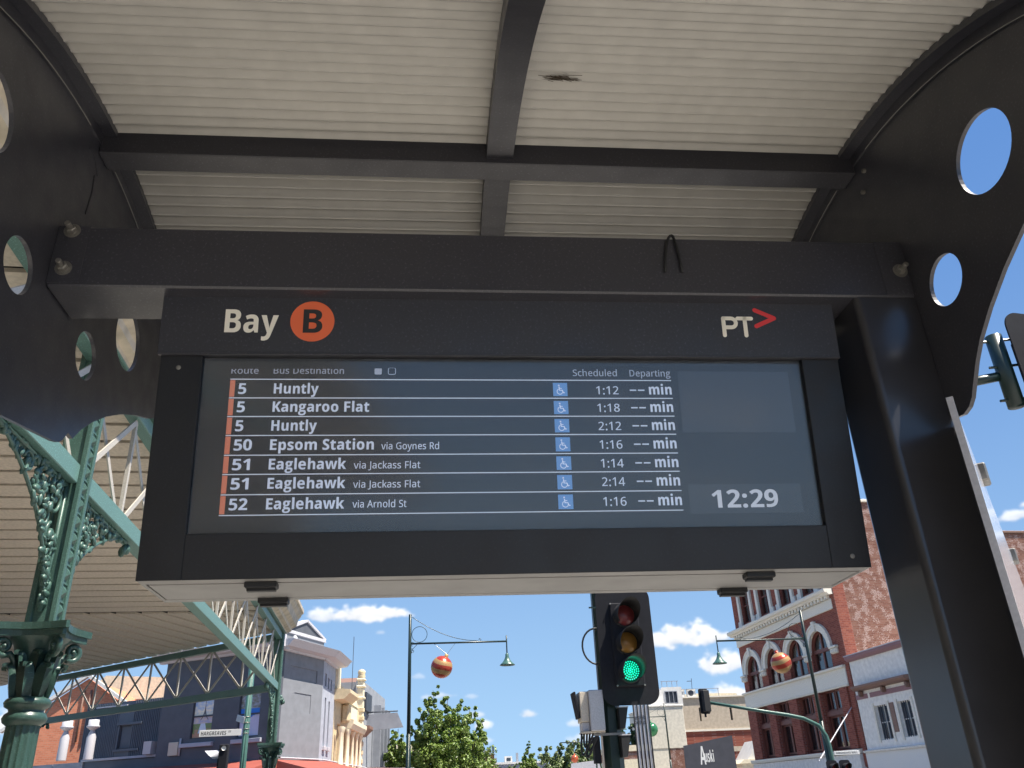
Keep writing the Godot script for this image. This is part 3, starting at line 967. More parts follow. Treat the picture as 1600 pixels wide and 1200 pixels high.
func iron_column(at: Vector3, turn: float, post_top: float, label: String, brackets: Array) -> Node3D:
	var t := thing("verandah_column", label, "column", at, turn, "cast-iron verandah columns")
	if column_meshes.is_empty():
		leafy_bracket = make_bracket()
		var flute := func(a: float, y: float) -> float: return 1.0 - 0.075 * pow(absf(sin(a * 8.0)), 0.7)
		column_meshes.shaft = lathe_mesh([Vector2(0.118, 0.35), Vector2(0.108, 1.2), Vector2(0.098, 2.16)], 96, true, flute)
		column_meshes.base = lathe_mesh([Vector2(0.19, 0), Vector2(0.19, 0.12), Vector2(0.16, 0.16), Vector2(0.17, 0.22), Vector2(0.135, 0.28), Vector2(0.12, 0.36)], 32)
		column_meshes.ring = lathe_mesh([Vector2(0.098, 2.13), Vector2(0.125, 2.15), Vector2(0.133, 2.175), Vector2(0.122, 2.20), Vector2(0.102, 2.215), Vector2(0.106, 2.23), Vector2(0.132, 2.245), Vector2(0.14, 2.27), Vector2(0.128, 2.29), Vector2(0.112, 2.30)], 32)
		var bell := [Vector2(0.110, 2.295), Vector2(0.112, 2.42), Vector2(0.124, 2.54), Vector2(0.155, 2.63), Vector2(0.19, 2.665)]
		column_meshes.bell = lathe_mesh(bell, 32)
		# curled acanthus leaf, facing +x
		var st := new_st()
		st.set_smooth_group(0)
		var prof := [[0.112, 2.30, 0.035], [0.128, 2.36, 0.05], [0.137, 2.42, 0.055], [0.150, 2.47, 0.05], [0.178, 2.505, 0.038], [0.196, 2.495, 0.022], [0.192, 2.475, 0.008]]
		for i in prof.size() - 1:
			var p: Array = prof[i]
			var q: Array = prof[i + 1]
			for sgn in [-1, 1]:
				quad(st, Vector3(p[0] + 0.012, p[1], 0), Vector3(q[0] + 0.012, q[1], 0), Vector3(q[0] - 0.006, q[1], q[2] * sgn), Vector3(p[0] - 0.006, p[1], p[2] * sgn))
				quad(st, Vector3(p[0] - 0.006, p[1], p[2] * sgn), Vector3(q[0] - 0.006, q[1], q[2] * sgn), Vector3(q[0] - 0.02, q[1] - 0.006, 0), Vector3(p[0] - 0.02, p[1] - 0.006, 0))
		column_meshes.leaf = commit(st)
		# corner volute
		st = new_st()
		st.set_smooth_group(0)
		var sp := []
		for i in 26:
			var k := i / 25.0
			var a := -2.4 + TAU * 1.35 * k
			var r := 0.062 * (1.0 - 0.8 * k)
			sp.append(Vector3(0.225 + cos(a) * r, 2.605 + sin(a) * r, 0))
		add_tube(st, [Vector3(0.125, 2.44, 0), Vector3(0.145, 2.53, 0)] + sp, 0.020, 7)
		ellipsoid(st, Transform3D(Basis.from_scale(Vector3(0.022, 0.022, 0.034)), Vector3(0.225, 2.605, 0)), 8, 5)
		column_meshes.volute = commit(st)
		# abacus with hollowed sides
		var ab := PackedVector2Array()
		for k in 4:
			for i in 9:
				var u := i / 8.0 * 2.0 - 1.0
				var h := 0.235 - 0.06 * (1.0 - u * u)
				if absf(u) == 1.0:
					h = 0.225
				var v := Vector2(h, u * 0.225 * (0.93 if absf(u) == 1.0 else 1.0)).rotated(PI / 2 * k)
				ab.append(v)
		st = new_st()
		var lie := Transform3D(Basis(Vector3.RIGHT, -PI / 2), Vector3.ZERO)
		add_prism(st, ab, 2.665, 2.705, lie)
		var ab2 := PackedVector2Array()
		for v in ab:
			ab2.append(v * 1.09)
		add_prism(st, ab2, 2.7055, 2.75, lie)
		column_meshes.abacus = commit(st)
	part("base", column_meshes.base, M.dark_green_iron, t)
	part("shaft", column_meshes.shaft, M.dark_green_iron, t)
	part("neck_ring", column_meshes.ring, M.dark_green_iron, t)
	var cap := part("capital", column_meshes.bell, M.dark_green_iron, t)
	for k in 8:
		part("leaf", column_meshes.leaf, M.dark_green_iron, cap, Transform3D(Basis(Vector3.UP, TAU * k / 8.0), Vector3.ZERO))
	for k in 8:
		part("leaf", column_meshes.leaf, M.dark_green_iron, cap, Transform3D(Basis(Vector3.UP, TAU * (k + 0.5) / 8.0).scaled(Vector3(0.97, 1, 0.97)), Vector3(0, 0.075, 0)))
	for k in 4:
		part("volute", column_meshes.volute, M.dark_green_iron, cap, Transform3D(Basis(Vector3.UP, TAU * (k + 0.5) / 4.0), Vector3.ZERO))
	part("abacus", column_meshes.abacus, M.dark_green_iron, cap)
	# square post above: core, corner beads, studs in the panels
	var core := part("post", chamfer_mesh(Vector3(-0.075, 2.7505, -0.075), Vector3(0.075, post_top, 0.075), 0.004), M.mid_green_iron, t)
	for sx in [-1, 1]:
		for sz in [-1, 1]:
			part("corner_bead", chamfer_mesh(Vector3(0.073 * sx - 0.021, 2.7508, 0.073 * sz - 0.021), Vector3(0.073 * sx + 0.021, post_top - 0.001, 0.073 * sz + 0.021), 0.007), M.mid_green_iron, t)
	var stud := new_st()
	var d := 0.040
	for q in [[Vector3(0, -d, -d), Vector3(0, d, -d)], [Vector3(0, d, -d), Vector3(0, d, d)], [Vector3(0, d, d), Vector3(0, -d, d)], [Vector3(0, -d, d), Vector3(0, -d, -d)]]:
		tri(stud, q[0], q[1], Vector3(0.030, 0, 0))
	var stud_mesh := commit(stud)
	var y := 2.86
	while y < post_top - 0.08:
		for k in 2:
			part("stud", stud_mesh, M.mid_green_iron, t, Transform3D(Basis(Vector3.UP, PI * k + PI / 2), Basis(Vector3.UP, PI * k + PI / 2) * Vector3(0.0752, 0, 0) + Vector3(0, y, 0)))
		bar("stud_band", t, Vector3(-0.05, y + 0.052, -0.082), Vector3(0.05, y + 0.066, 0.082), M.mid_green_iron)
		y += 0.125
	for b in brackets:
		part("lace_bracket", leafy_bracket, M.mid_green_iron, t, Transform3D(Basis(Vector3.UP, 0.0 if b == 0 else PI), Vector3(0.097 if b == 0 else -0.097, 3.735, 0)))
	return t

# truss between two columns: chords, verticals and crossed diagonals
func truss(called: String, label: String, a: Vector3, b: Vector3, chord: Material, top_chord: Material, lattice: Material, panels: int, group: String) -> Node3D:
	var dir := b - a
	var t := thing(called, label, "truss", a, atan2(-dir.z, dir.x), group)
	var L := dir.length()
	part("lower_chord", chamfer_mesh(Vector3(0.10, 3.737, -0.065), Vector3(L - 0.10, 3.878, 0.065), 0.006), chord, t)
	part("upper_chord", chamfer_mesh(Vector3(0.0, 4.745, -0.06), Vector3(L, 4.875, 0.06), 0.006), top_chord, t)
	for i in panels + 1:
		var x := L * i / panels
		if i > 0 and i < panels:
			strut("lattice_bar", t, Vector3(x, 3.878, 0), Vector3(x, 4.745, 0), 0.030, 0.045, lattice, Vector3(1, 0, 0))
		if i < panels:
			var x2 := L * (i + 1) / panels
			strut("lattice_bar", t, Vector3(x + 0.04, 3.878, 0.022), Vector3(x2 - 0.04, 4.745, 0.022), 0.012, 0.05, lattice, Vector3(0, 1, 0)).rotate_object_local(Vector3(0, 0, 1), 0.0)
			strut("lattice_bar", t, Vector3(x + 0.04, 4.745, -0.022), Vector3(x2 - 0.04, 3.878, -0.022), 0.012, 0.05, lattice, Vector3(0, 1, 0))
	return t

func build_verandah() -> void:
	var d := Vector3(-0.0468, 0, -0.9989)
	var c1 := Vector3(-2.606, 0, -5.985)
	var c2 := c1 + d * 12.35
	var c0 := c1 - d * 12.35
	var e := Vector3(-0.777, 0, -0.630).normalized()
	var c3 := c2 + e * 9.75
	var turn := atan2(-d.z, d.x)
	iron_column(c1, turn, 4.90, "large fluted green column with leafy capital at the photo's left edge", [0, 1])
	iron_column(c2, turn, 4.90, "green column at the verandah's corner beside the slate-grey building", [0, 1])
	iron_column(c3, atan2(-e.z, e.x), 4.90, "far green column half hidden behind the nearest column at the left edge", [1])
	truss("verandah_truss", "long green verandah truss with pale lattice running away beside the shelter", c1, c2, M.truss_green, M.truss_green, M.lattice_cream, 11, "verandah trusses")
	truss("verandah_truss", "near green verandah truss passing behind the shelter's left plate", c0, c1, M.truss_green, M.truss_green, M.lattice_cream, 11, "verandah trusses")
	truss("verandah_truss", "lattice truss with crossed bars at the verandah's far end under the beige soffit", c2, c3, M.truss_green, M.truss_green, M.lattice_cream, 9, "verandah trusses")
	# roof with boarded soffit and moulded gutter
	var r := thing("verandah_roof", "verandah roof with beige boarded soffit and cream moulded gutter", "verandah roof", c0, turn)
	var L := 24.7
	# frame here: x along d, z = towards the street, so the building side is -z
	var prof := PackedVector2Array()
	for p in [[0.10, 4.90], [0.115, 4.90], [0.13, 4.93], [0.20, 4.955], [0.215, 5.01], [0.30, 5.06], [0.315, 5.11], [0.335, 5.2], [0.385, 5.26], [0.395, 5.30], [0.435, 5.325], [0.435, 5.40], [0.10, 5.42]]:
		prof.append(Vector2(p[0], p[1]))
	part("gutter", x_prism(prof, -34.0, L + 0.25), M.gutter_cream, r)
	part("fascia", chamfer_mesh(Vector3(-34.0, 4.8765, -0.03), Vector3(L + 0.1, 5.40, 0.0995), 0.004), M.mid_green_iron, r)
	part("fascia_mould", chamfer_mesh(Vector3(-34.0, 4.885, 0.10), Vector3(L + 0.12, 4.897, 0.125), 0.003), M.truss_green, r)
	# boards run across the verandah (z), stacked along x
	var x := -33.4
	var w := 0.43
	while x < L - 2.3:
		bar("soffit_board", r, Vector3(x, 4.905, -6.3), Vector3(x + w - 0.07, 4.94, -0.035), M.soffit_board)
		x += w
	bar("soffit_backing", r, Vector3(-33.5, 4.960, -6.35), Vector3(L - 2.2, 4.975, -0.035), M.soffit_gap)
	# corner part, boarded the other way
	var inv := r.transform.affine_inverse()
	var corner := PackedVector2Array()
	var fold0 := inv * (c2 - d * 2.05 + Vector3(0, 0, 0))
	for p in [c2 - d * 2.07 + Vector3(-0.035, 0, 0), c2 + Vector3(-0.03, 0, 0), c2 + e * 11.5, c2 + e * 11.5 + Vector3(-3.0, 0, 4.5), c2 - d * 2.07 + Vector3(-6.2, 0, 0.27)]:
		var q: Vector3 = inv * p
		corner.append(Vector2(q.x, q.z))
	var bd3 := inv.basis * Vector3(0.342, 0, -0.94)
	var bd := Vector2(bd3.x, bd3.z).normalized()
	var bn := Vector2(-bd.y, bd.x)
	var lie := Transform3D(Basis(Vector3(1, 0, 0), Vector3(0, 0, 1), Vector3(0, 1, 0)), Vector3.ZERO)
	var k := -60
	while k < 60:
		var o := corner[1] + bn * (k * 0.42)
		var strip := PackedVector2Array([o - bd * 40, o + bd * 40, o + bd * 40 + bn * 0.315, o - bd * 40 + bn * 0.315])
		for q in Geometry2D.intersect_polygons(corner, strip):
			var st := new_st()
			add_prism(st, q, 4.905, 4.94, lie)
			part("soffit_board", commit(st), M.soffit_board, r)
		k += 1
	var st2 := new_st()
	add_prism(st2, corner, 4.960, 4.975, lie)
	part("soffit_backing", commit(st2), M.soffit_gap, r)
	var ridge := PackedVector2Array([Vector2(-0.02, 5.41), Vector2(-7.0, 5.95), Vector2(-7.0, 5.99), Vector2(-0.02, 5.45)])
	part("roof_sheet", x_prism(ridge, -34.0, L - 2.0), M.roof_iron, r)
	var st3 := new_st()
	add_prism(st3, corner, 5.41, 5.45, lie)
	part("roof_sheet", commit(st3), M.roof_iron, r)
	# row of shops that the verandah leans on
	var shops := thing("shop_row", "plain rendered shop row behind the verandah, running back past the viewer", "building", c0, turn)
	part("wall", chamfer_mesh(Vector3(-34.0, 0.0, -14.0), Vector3(L - 3.2, 8.5, -6.4), 0.03), M.stucco_pale, shops)
	for i in 9:
		window(shops, -32.0 + i * 4.6, 0.5, -28.6 + i * 4.6, 2.6, -6.37, M.dark_green_iron, M.pane_dark, 2, 0, 0.08)

# ---------------------------------------------------------------- street furniture
func visor_mesh() -> ArrayMesh:   # open hood over a 0.2 m lens, facing +z
	var st := new_st()
	st.set_smooth_group(0)
	var n := 22
	for i in n:
		var a := deg_to_rad(lerpf(-42.0, 222.0, float(i) / n))
		var b := deg_to_rad(lerpf(-42.0, 222.0, float(i + 1) / n))
		var la := 0.10 + 0.28 * clampf(0.5 + 0.5 * sin(a), 0.0, 1.0)
		var lb := 0.10 + 0.28 * clampf(0.5 + 0.5 * sin(b), 0.0, 1.0)
		for r in [0.116, 0.121]:
			quad(st, Vector3(cos(a) * r, sin(a) * r, 0), Vector3(cos(a) * r, sin(a) * r, la), Vector3(cos(b) * r, sin(b) * r, lb), Vector3(cos(b) * r, sin(b) * r, 0))
		quad(st, Vector3(cos(a) * 0.116, sin(a) * 0.116, la), Vector3(cos(a) * 0.121, sin(a) * 0.121, la), Vector3(cos(b) * 0.121, sin(b) * 0.121, lb), Vector3(cos(b) * 0.116, sin(b) * 0.116, lb))
	return commit(st)

var signal_meshes := {}

# three-lamp head on a backing board; origin at the centre of the middle lens, facing +z
func signal_head(parent: Node3D, at: Vector3, turn: float, lit: bool, board := true) -> void:
	if signal_meshes.is_empty():
		signal_meshes.board = prism_mesh(round_rect(-0.30, -0.62, 0.30, 0.60, 0.13, 8), -0.012, 0.0)
		signal_meshes.body = chamfer_mesh(Vector3(-0.155, -0.44, -0.15), Vector3(0.155, 0.42, 0.035), 0.012)
		signal_meshes.visor = visor_mesh()
		signal_meshes.lens = lathe_mesh([Vector2(0.0001, 0.03), Vector2(0.05, 0.026), Vector2(0.085, 0.014), Vector2(0.108, 0.0)], 28)
		signal_meshes.rim = lathe_mesh([Vector2(0.108, 0.0), Vector2(0.112, 0.018), Vector2(0.124, 0.018), Vector2(0.128, 0.0)], 28)
		var st := new_st()
		for ring in 5:
			var cnt := 1 if ring == 0 else ring * 6
			for i in cnt:
				var a := TAU * i / cnt + ring * 0.3
				var p := Vector3(cos(a), sin(a), 0) * ring * 0.0225
				ellipsoid(st, Transform3D(Basis.from_scale(Vector3(0.0080, 0.0080, 0.004)), p + Vector3(0, 0, 0.033 - ring * ring * 0.0010)), 6, 4)
		signal_meshes.leds = commit(st)
	var xf := Transform3D(Basis(Vector3.UP, turn), at)
	if board:
		part("backing_board", signal_meshes.board, M.signal_black, parent, xf)
	part("housing", signal_meshes.body, M.signal_black, parent, xf)
	var up := Basis(Vector3.RIGHT, PI / 2)
	for i in 3:
		var y := 0.285 - 0.285 * i
		var lens := part("signal_lens", signal_meshes.lens, [M.lens_red, M.lens_amber, M.lens_green][i], parent, xf * Transform3D(up, Vector3(0, y, 0.036)))
		part("lens_rim", signal_meshes.rim, M.signal_visor, parent, xf * Transform3D(up, Vector3(0, y, 0.0352)))
		part("visor", signal_meshes.visor, M.signal_visor, parent, xf * Transform3D(Basis(), Vector3(0, y, 0.036)))
		if lit and i == 2:
			part("signal_light", signal_meshes.leds, M.signal_green_light, parent, xf * Transform3D(Basis(), Vector3(0, y, 0.038)))
			var lamp := OmniLight3D.new()
			lamp.name = "signal_lamp"
			lamp.light_color = Color(0.1, 1.0, 0.78)
			lamp.light_energy = 0.012
			lamp.light_size = 0.08
			lamp.omni_range = 6.0
			lamp.omni_attenuation = 2.0
			lamp.shadow_enabled = true
			parent.add_child(lamp, true)
			lamp.position = xf * Vector3(0, y, 0.13)
	for p in [Vector2(-0.145, -0.43), Vector2(0.145, -0.43), Vector2(-0.145, 0.41), Vector2(0.145, 0.41)]:
		var st := new_st()
		add_lathe(st, [Vector2(0.010, 0), Vector2(0.010, 0.008), Vector2(0.0001, 0.009)], 8, xf * Transform3D(up, Vector3(p.x, p.y, 0.035)))
		part("screw", commit(st), M.zinc, parent)

func build_signals() -> void:
	# the near signal on its green pole
	var t := thing("traffic_signal", "near traffic signal showing green on a dark green pole under the departure board", "traffic signal", Vector3(1.86, 0, -9.22), 0.0, "traffic signals")
	var st := new_st()
	add_lathe(st, [Vector2(0.112, 0.0), Vector2(0.105, 3.9), Vector2(0.0001, 3.95)], 8, Transform3D(Basis(Vector3.UP, PI / 8), Vector3.ZERO))
	part("pole", commit(st), M.street_green, t)
	signal_head(t, Vector3(0.205, 3.02, 0.20), 0.0, true)
	for y in [2.70, 3.30]:
		bar("bracket", t, Vector3(0.03, y, 0.05), Vector3(0.16, y + 0.03, 0.06), M.zinc)
	# side-facing head on the pole's right
	for y in [2.38, 2.115]:
		var wedge := PackedVector2Array([Vector2(0.055, y), Vector2(0.150, y), Vector2(0.105, y - 0.20), Vector2(0.055, y - 0.20)])
		part("side_visor", prism_mesh(wedge, 0.02, 0.22), M.signal_visor, t)
		bar("side_visor_painted_sun", t, Vector3(0.055, y + 0.0005, 0.0), Vector3(0.155, y + 0.012, 0.225), M.box_grey)  # sunlit top edge of the black visor, painted in as a pale strip
	# small loop of cable and peg on the left of the board
	var loop := []
	for i in 15:
		var a := deg_to_rad(lerpf(85.0, 275.0, i / 14.0))
		loop.append(Vector3(-0.115 + cos(a) * 0.155, 3.0 + sin(a) * 0.185, 0.19))
	part("cable", tube_mesh(loop, 0.010, 7), M.black_rubber, t)
	bar("peg", t, Vector3(-0.17, 3.395, 0.19), Vector3(-0.09, 3.41, 0.205), M.street_green)
	# equipment box strapped to the pole
	var b := thing("equipment_box", "grey equipment box with looping black cables strapped to the signal pole", "equipment box", Vector3(1.62, 2.17, -9.2))
	part("case", chamfer_mesh(Vector3(0.00, 0.0, -0.12), Vector3(0.150, 0.395, 0.16), 0.008), M.box_grey, b)
	part("side_box", chamfer_mesh(Vector3(-0.092, 0.09, -0.10), Vector3(-0.002, 0.385, 0.12), 0.006), M.box_beige, b)
	part("side_box", chamfer_mesh(Vector3(-0.080, 0.0, -0.08), Vector3(-0.002, 0.089, 0.10), 0.006), M.box_grey, b)
	part("lid", chamfer_mesh(Vector3(-0.125, 0.13, -0.09), Vector3(-0.100, 0.39, 0.11), 0.004), M.signal_black, b, Transform3D(Basis(Vector3(0, 0, 1), 0.16), Vector3(0.03, 0.02, 0)))
	bar("shelf", b, Vector3(-0.085, -0.018, -0.09), Vector3(0.150, -0.0005, 0.13), M.box_beige)
	bar("strap", b, Vector3(0.03, -0.045, 0.100), Vector3(0.36, -0.022, 0.112), M.zinc)
	part("relay", chamfer_mesh(Vector3(0.035, -0.30, -0.05), Vector3(0.10, -0.05, 0.06), 0.005), M.signal_black, b)
	bar("conduit", b, Vector3(0.105, -1.2, 0.07), Vector3(0.122, -0.03, 0.087), M.box_beige)
	for q in [[-0.085, 0.0, 0.20], [-0.03, 0.04, 0.22], [0.0, 0.06, 0.16], [-0.06, 0.05, 0.13]]:
		var pts := []
		for i in 17:
			var u := i / 16.0
			pts.append(Vector3(lerpf(q[0], q[1] + 0.03, u) - 0.06 * sin(PI * u), -0.018 - q[2] * sin(PI * u), 0.05 + 0.05 * u))
		part("cable", tube_mesh(pts, 0.011, 7), M.black_rubber, b)
	# right-hand signal reaching in from the frame's edge
	var s := thing("traffic_signal", "traffic signal on a green bracket at the photo's right edge", "traffic signal", Vector3(4.75, 0, -5.0), 0.0, "traffic signals")
	part("pole", tube_mesh([Vector3(-1.1, 0, -0.35), Vector3(-1.1, 3.9, -0.35)], 0.07, 12), M.street_green, s)
	part("bracket", tube_mesh([Vector3(-1.1, 4.10, -0.35), Vector3(-0.85, 4.155, -0.05), Vector3(-0.64, 4.185, -0.01)], 0.035, 10), M.street_green, s)
	part("pole_top", tube_mesh([Vector3(-1.1, 3.9, -0.35), Vector3(-1.1, 4.15, -0.35)], 0.06, 12), M.street_green, s)
	part("hanger", tube_mesh([Vector3(-0.63, 4.50, 0.0), Vector3(-0.63, 3.93, 0.0)], 0.058, 16), M.street_green, s)
	for y in [4.45, 4.24, 3.975]:
		part("bolt", tube_mesh([Vector3(-0.74, y, 0.0), Vector3(-0.50, y + 0.02, 0.02)], 0.010, 6), M.street_green, s)
	signal_head(s, Vector3(-0.285, 4.06, 0.05), deg_to_rad(10), false)

func lamp_post(label: String, base: Vector3, h: float, arm: float, dirx: float, arm_y: float) -> Node3D:
	var t := thing("street_lamp", label, "street lamp", base, 0.0 if dirx > 0 else PI, "green street lamps with side arms")
	part("pole", tube_mesh([Vector3(0, 0, 0), Vector3(0, h * 0.48, 0)], 0.085, 14, 0.075), M.street_green, t)
	part("pole_top", tube_mesh([Vector3(0, h * 0.48, 0), Vector3(0, h * 0.77, 0), Vector3(0, h, 0)], 0.065, 12, 0.05), M.street_green, t)
	part("arm", tube_mesh([Vector3(0.04, arm_y, 0), Vector3(arm, arm_y, 0)], 0.032, 10), M.street_green, t)
	part("drop_rod", tube_mesh([Vector3(arm, arm_y + 0.2, 0), Vector3(arm, arm_y - 0.42, 0)], 0.022, 8), M.street_green, t)
	# scrollwork between pole and arm
	var swoop := []
	for i in 25:
		var u := i / 24.0
		swoop.append(Vector3(0.07 + u * (arm * 0.70 - 0.07), arm_y + 0.05 + 0.86 * pow(1.0 - u, 1.9), 0))
	var st := new_st()
	st.set_smooth_group(0)
	add_tube(st, swoop, 0.011, 6)
	var ring := []
	for i in 33:
		var a := TAU * i / 32.0
		ring.append(Vector3(0.33 + cos(a) * 0.265, arm_y + 0.31 + sin(a) * 0.265, 0))
	add_tube(st, ring, 0.011, 6)
	for sgn in [1, -1]:
		var sc := []
		for p in spiral(Vector2(0.10, arm_y - 0.12 * sgn - 0.12), 0.08, 1.2, 1.6 * sgn, sgn, 20):
			sc.append(p)
		add_tube(st, sc, 0.010, 6)
	var cur := []
	for p in spiral(Vector2(arm * 0.72, arm_y + 0.08), 0.06, 1.0, -1.57, 1, 18):
		cur.append(p)
	add_tube(st, cur, 0.010, 6)
	add_tube(st, [Vector3(0.03, arm_y - 0.42, 0), Vector3(0.08, arm_y - 0.2, 0), Vector3(0.24, arm_y - 0.04, 0)], 0.010, 6)
	part("scrollwork", commit(st), M.street_green, t)
	part("lamp_shade", lathe_mesh([Vector2(0.03, arm_y - 0.40), Vector2(0.06, arm_y - 0.44), Vector2(0.065, arm_y - 0.53), Vector2(0.11, arm_y - 0.63), Vector2(0.18, arm_y - 0.72), Vector2(0.265, arm_y - 0.79), Vector2(0.265, arm_y - 0.805), Vector2(0.17, arm_y - 0.735), Vector2(0.0001, arm_y - 0.73)], 28), M.street_green_pale, t, Transform3D(Basis(), Vector3(arm, 0, 0)))
	return t

func bauble(label: String, at: Vector3, r: float, c1: Material, c2: Material, tilt: Vector3, wires: Array) -> void:
	var t := thing("christmas_bauble", label, "bauble", at, 0.0, "Christmas baubles hung from the street lamps")
	# sphere in wavy bands about a tilted axis
	var bands := [-90.0, -34.0, -8.0, 16.0, 40.0, 90.0]
	var ax := Basis.from_euler(tilt)
	for i in bands.size() - 1:
		var st := new_st()
		st.set_smooth_group(0)
		var n := 8
		for j in n:
			for k in 32:
				var f := func(jj: int, kk: int) -> Vector3:
					var lon := TAU * kk / 32.0
					var wave := sin(lon * 2.0) * 7.0
					var lo: float = bands[i] + (wave if i > 0 else 0.0)
					var hi: float = bands[i + 1] + (wave if i < bands.size() - 2 else 0.0)
					var lat := deg_to_rad(lerpf(lo, hi, float(jj) / n))
					return ax * Vector3(cos(lat) * cos(lon), sin(lat), cos(lat) * sin(lon)) * r
				quad(st, f.call(j, k), f.call(j + 1, k), f.call(j + 1, k + 1), f.call(j, k + 1))
		part("band", commit(st), c1 if i % 2 == 0 else c2, t)
	var capx := Transform3D(ax, Vector3.ZERO)
	var st2 := new_st()
	st2.set_smooth_group(0)
	add_lathe(st2, [Vector2(r * 0.19, r * 0.96), Vector2(r * 0.17, r * 1.22), Vector2(0.0001, r * 1.24)], 16, capx)
	part("cap", commit(st2), c2, t)
	var top: Vector3 = ax * Vector3(0, r * 1.22, 0)
	for w in wires:
		part("wire", tube_mesh([top, w - at], 0.006, 5), M.zinc, t)

func build_lamps() -> void:
	lamp_post("green street lamp in mid-street carrying the red and gold bauble beside the tree", Vector3(-0.765, 0, -30), 7.5, 3.37, 1.0, 6.50)
	bauble("red and gold banded bauble hanging from the lamp left of the traffic signal", Vector3(0.335, 5.70, -30), 0.37, M.bauble_red, M.bauble_gold, Vector3(0.25, 0, -0.42), [Vector3(0.08, 6.47, -30), Vector3(0.80, 6.47, -30)])
	lamp_post("green street lamp in front of the ornate red brick building", Vector3(13.92, 0, -31), 7.5, 3.42, -1.0, 6.47)
	bauble("gold and red striped bauble hanging before the arched windows", Vector3(12.82, 5.63, -31), 0.37, M.bauble_gold, M.bauble_red, Vector3(-0.2, 0.4, 0.18), [Vector3(12.45, 6.44, -31), Vector3(12.95, 6.44, -31)])
	lamp_post("distant green street lamp in front of the pale blank wall", Vector3(17.55, 0, -66), 7.5, 3.3, -1.0, 6.58)
	bauble("green bauble hanging beside the striped pylon", Vector3(16.36, 5.70, -66), 0.50, M.bauble_green, M.bauble_green, Vector3(0.1, 0, 0.1), [Vector3(16.1, 6.55, -66), Vector3(16.7, 6.55, -66)])
	bauble("small orange bauble low among the trees left of the signal pole", Vector3(7.58, 3.29, -48), 0.20, M.bauble_orange, M.bauble_orange, Vector3.ZERO, [Vector3(7.58, 4.1, -48)])
	var ap := thing("lamp_mast", "thin dark lamp mast standing behind the equipment box", "mast", Vector3(8.75, 0, -48))
	part("pole", tube_mesh([Vector3(0, 0, 0), Vector3(0, 4.12, 0)], 0.05, 10), M.street_green, ap)
	part("arm", tube_mesh([Vector3(0.0, 4.10, 0), Vector3(-1.9, 4.10, 0)], 0.025, 8), M.street_green, ap)
	# overhead signal on a mast arm
	var m := thing("mast_arm_signal", "traffic signal head on a long curved green mast arm by the red building", "traffic signal", Vector3(14.0, 0, -30.9), 0.0, "traffic signals")
	var arm := [Vector3(0.0, 0.0, 0), Vector3(0.0, 2.75, 0), Vector3(-0.05, 3.1, 0), Vector3(-0.25, 3.45, 0), Vector3(-0.75, 3.70, 0), Vector3(-1.3, 3.83, 0), Vector3(-2.0, 3.95, 0), Vector3(-4.15, 4.34, 0)]
	part("mast_arm", tube_mesh(arm, 0.085, 12, 0.055), M.street_green_pale, m)
	part("backing_board", prism_mesh(round_rect(-0.20, -0.42, 0.20, 0.42, 0.07, 5), -0.01, 0.0), M.signal_black, m, Transform3D(Basis(Vector3.UP, 0.25), Vector3(-4.33, 4.38, 0.08)))
	part("housing", chamfer_mesh(Vector3(-0.13, -0.36, 0.0), Vector3(0.13, 0.36, 0.2), 0.02), M.signal_visor, m, Transform3D(Basis(Vector3.UP, 0.25), Vector3(-4.33, 4.38, 0.0815)))
	bar("hanger", m, Vector3(-4.36, 3.86, -0.02), Vector3(-4.30, 4.40, 0.04), M.signal_black)
	# pair of heads on the lamp's foot, only their tops in view
	var pr := thing("traffic_signal", "pair of traffic signal tops at the foot of the right-hand street lamp", "traffic signal", Vector3(14.1, 1.85, -30.7), 0.0, "traffic signals")
	for x in [-0.23, 0.24]:
		part("backing_board", prism_mesh(round_rect(x - 0.2, -0.75, x + 0.2, 0.45, 0.09, 5), -0.01, 0.0), M.signal_black, pr)
		part("visor", signal_meshes.visor, M.signal_visor, pr, Transform3D(Basis.from_scale(Vector3(1, 1, 1)), Vector3(x, 0.22, 0.005)))
		part("lens", signal_meshes.lens, M.lens_red, pr, Transform3D(Basis(Vector3.RIGHT, PI / 2), Vector3(x, 0.22, 0.004)))
		bar("stem", pr, Vector3(x - 0.03, -1.85, -0.06), Vector3(x + 0.03, 0.2, -0.011), M.street_green)
	var ss := thing("street_sign", "white HARGREAVES MALL street sign on the right-hand street lamp", "street sign", Vector3(14.12, 2.465, -30.88), 0.0, "white street name signs")
	part("blade", chamfer_mesh(Vector3(0.0, 0.0, -0.01), Vector3(0.93, 0.125, 0.01), 0.004), M.sign_white, ss)
	writing("HARGREAVES MALL", true, M.dark_lettering, ss, 0.06, 0.86, 0.032, 0.062, 0.011, "lettering")
	# stay wire
	var wr := part(numbered("stay_wire"), tube_mesh([Vector3(20.15, 4.82, -41.2), Vector3(13.52, 2.30, -30.9)], 0.022, 6), M.trim_lilac, self)
	tag(wr, "pale stay wire slanting across the lower windows of the red building", "wire")

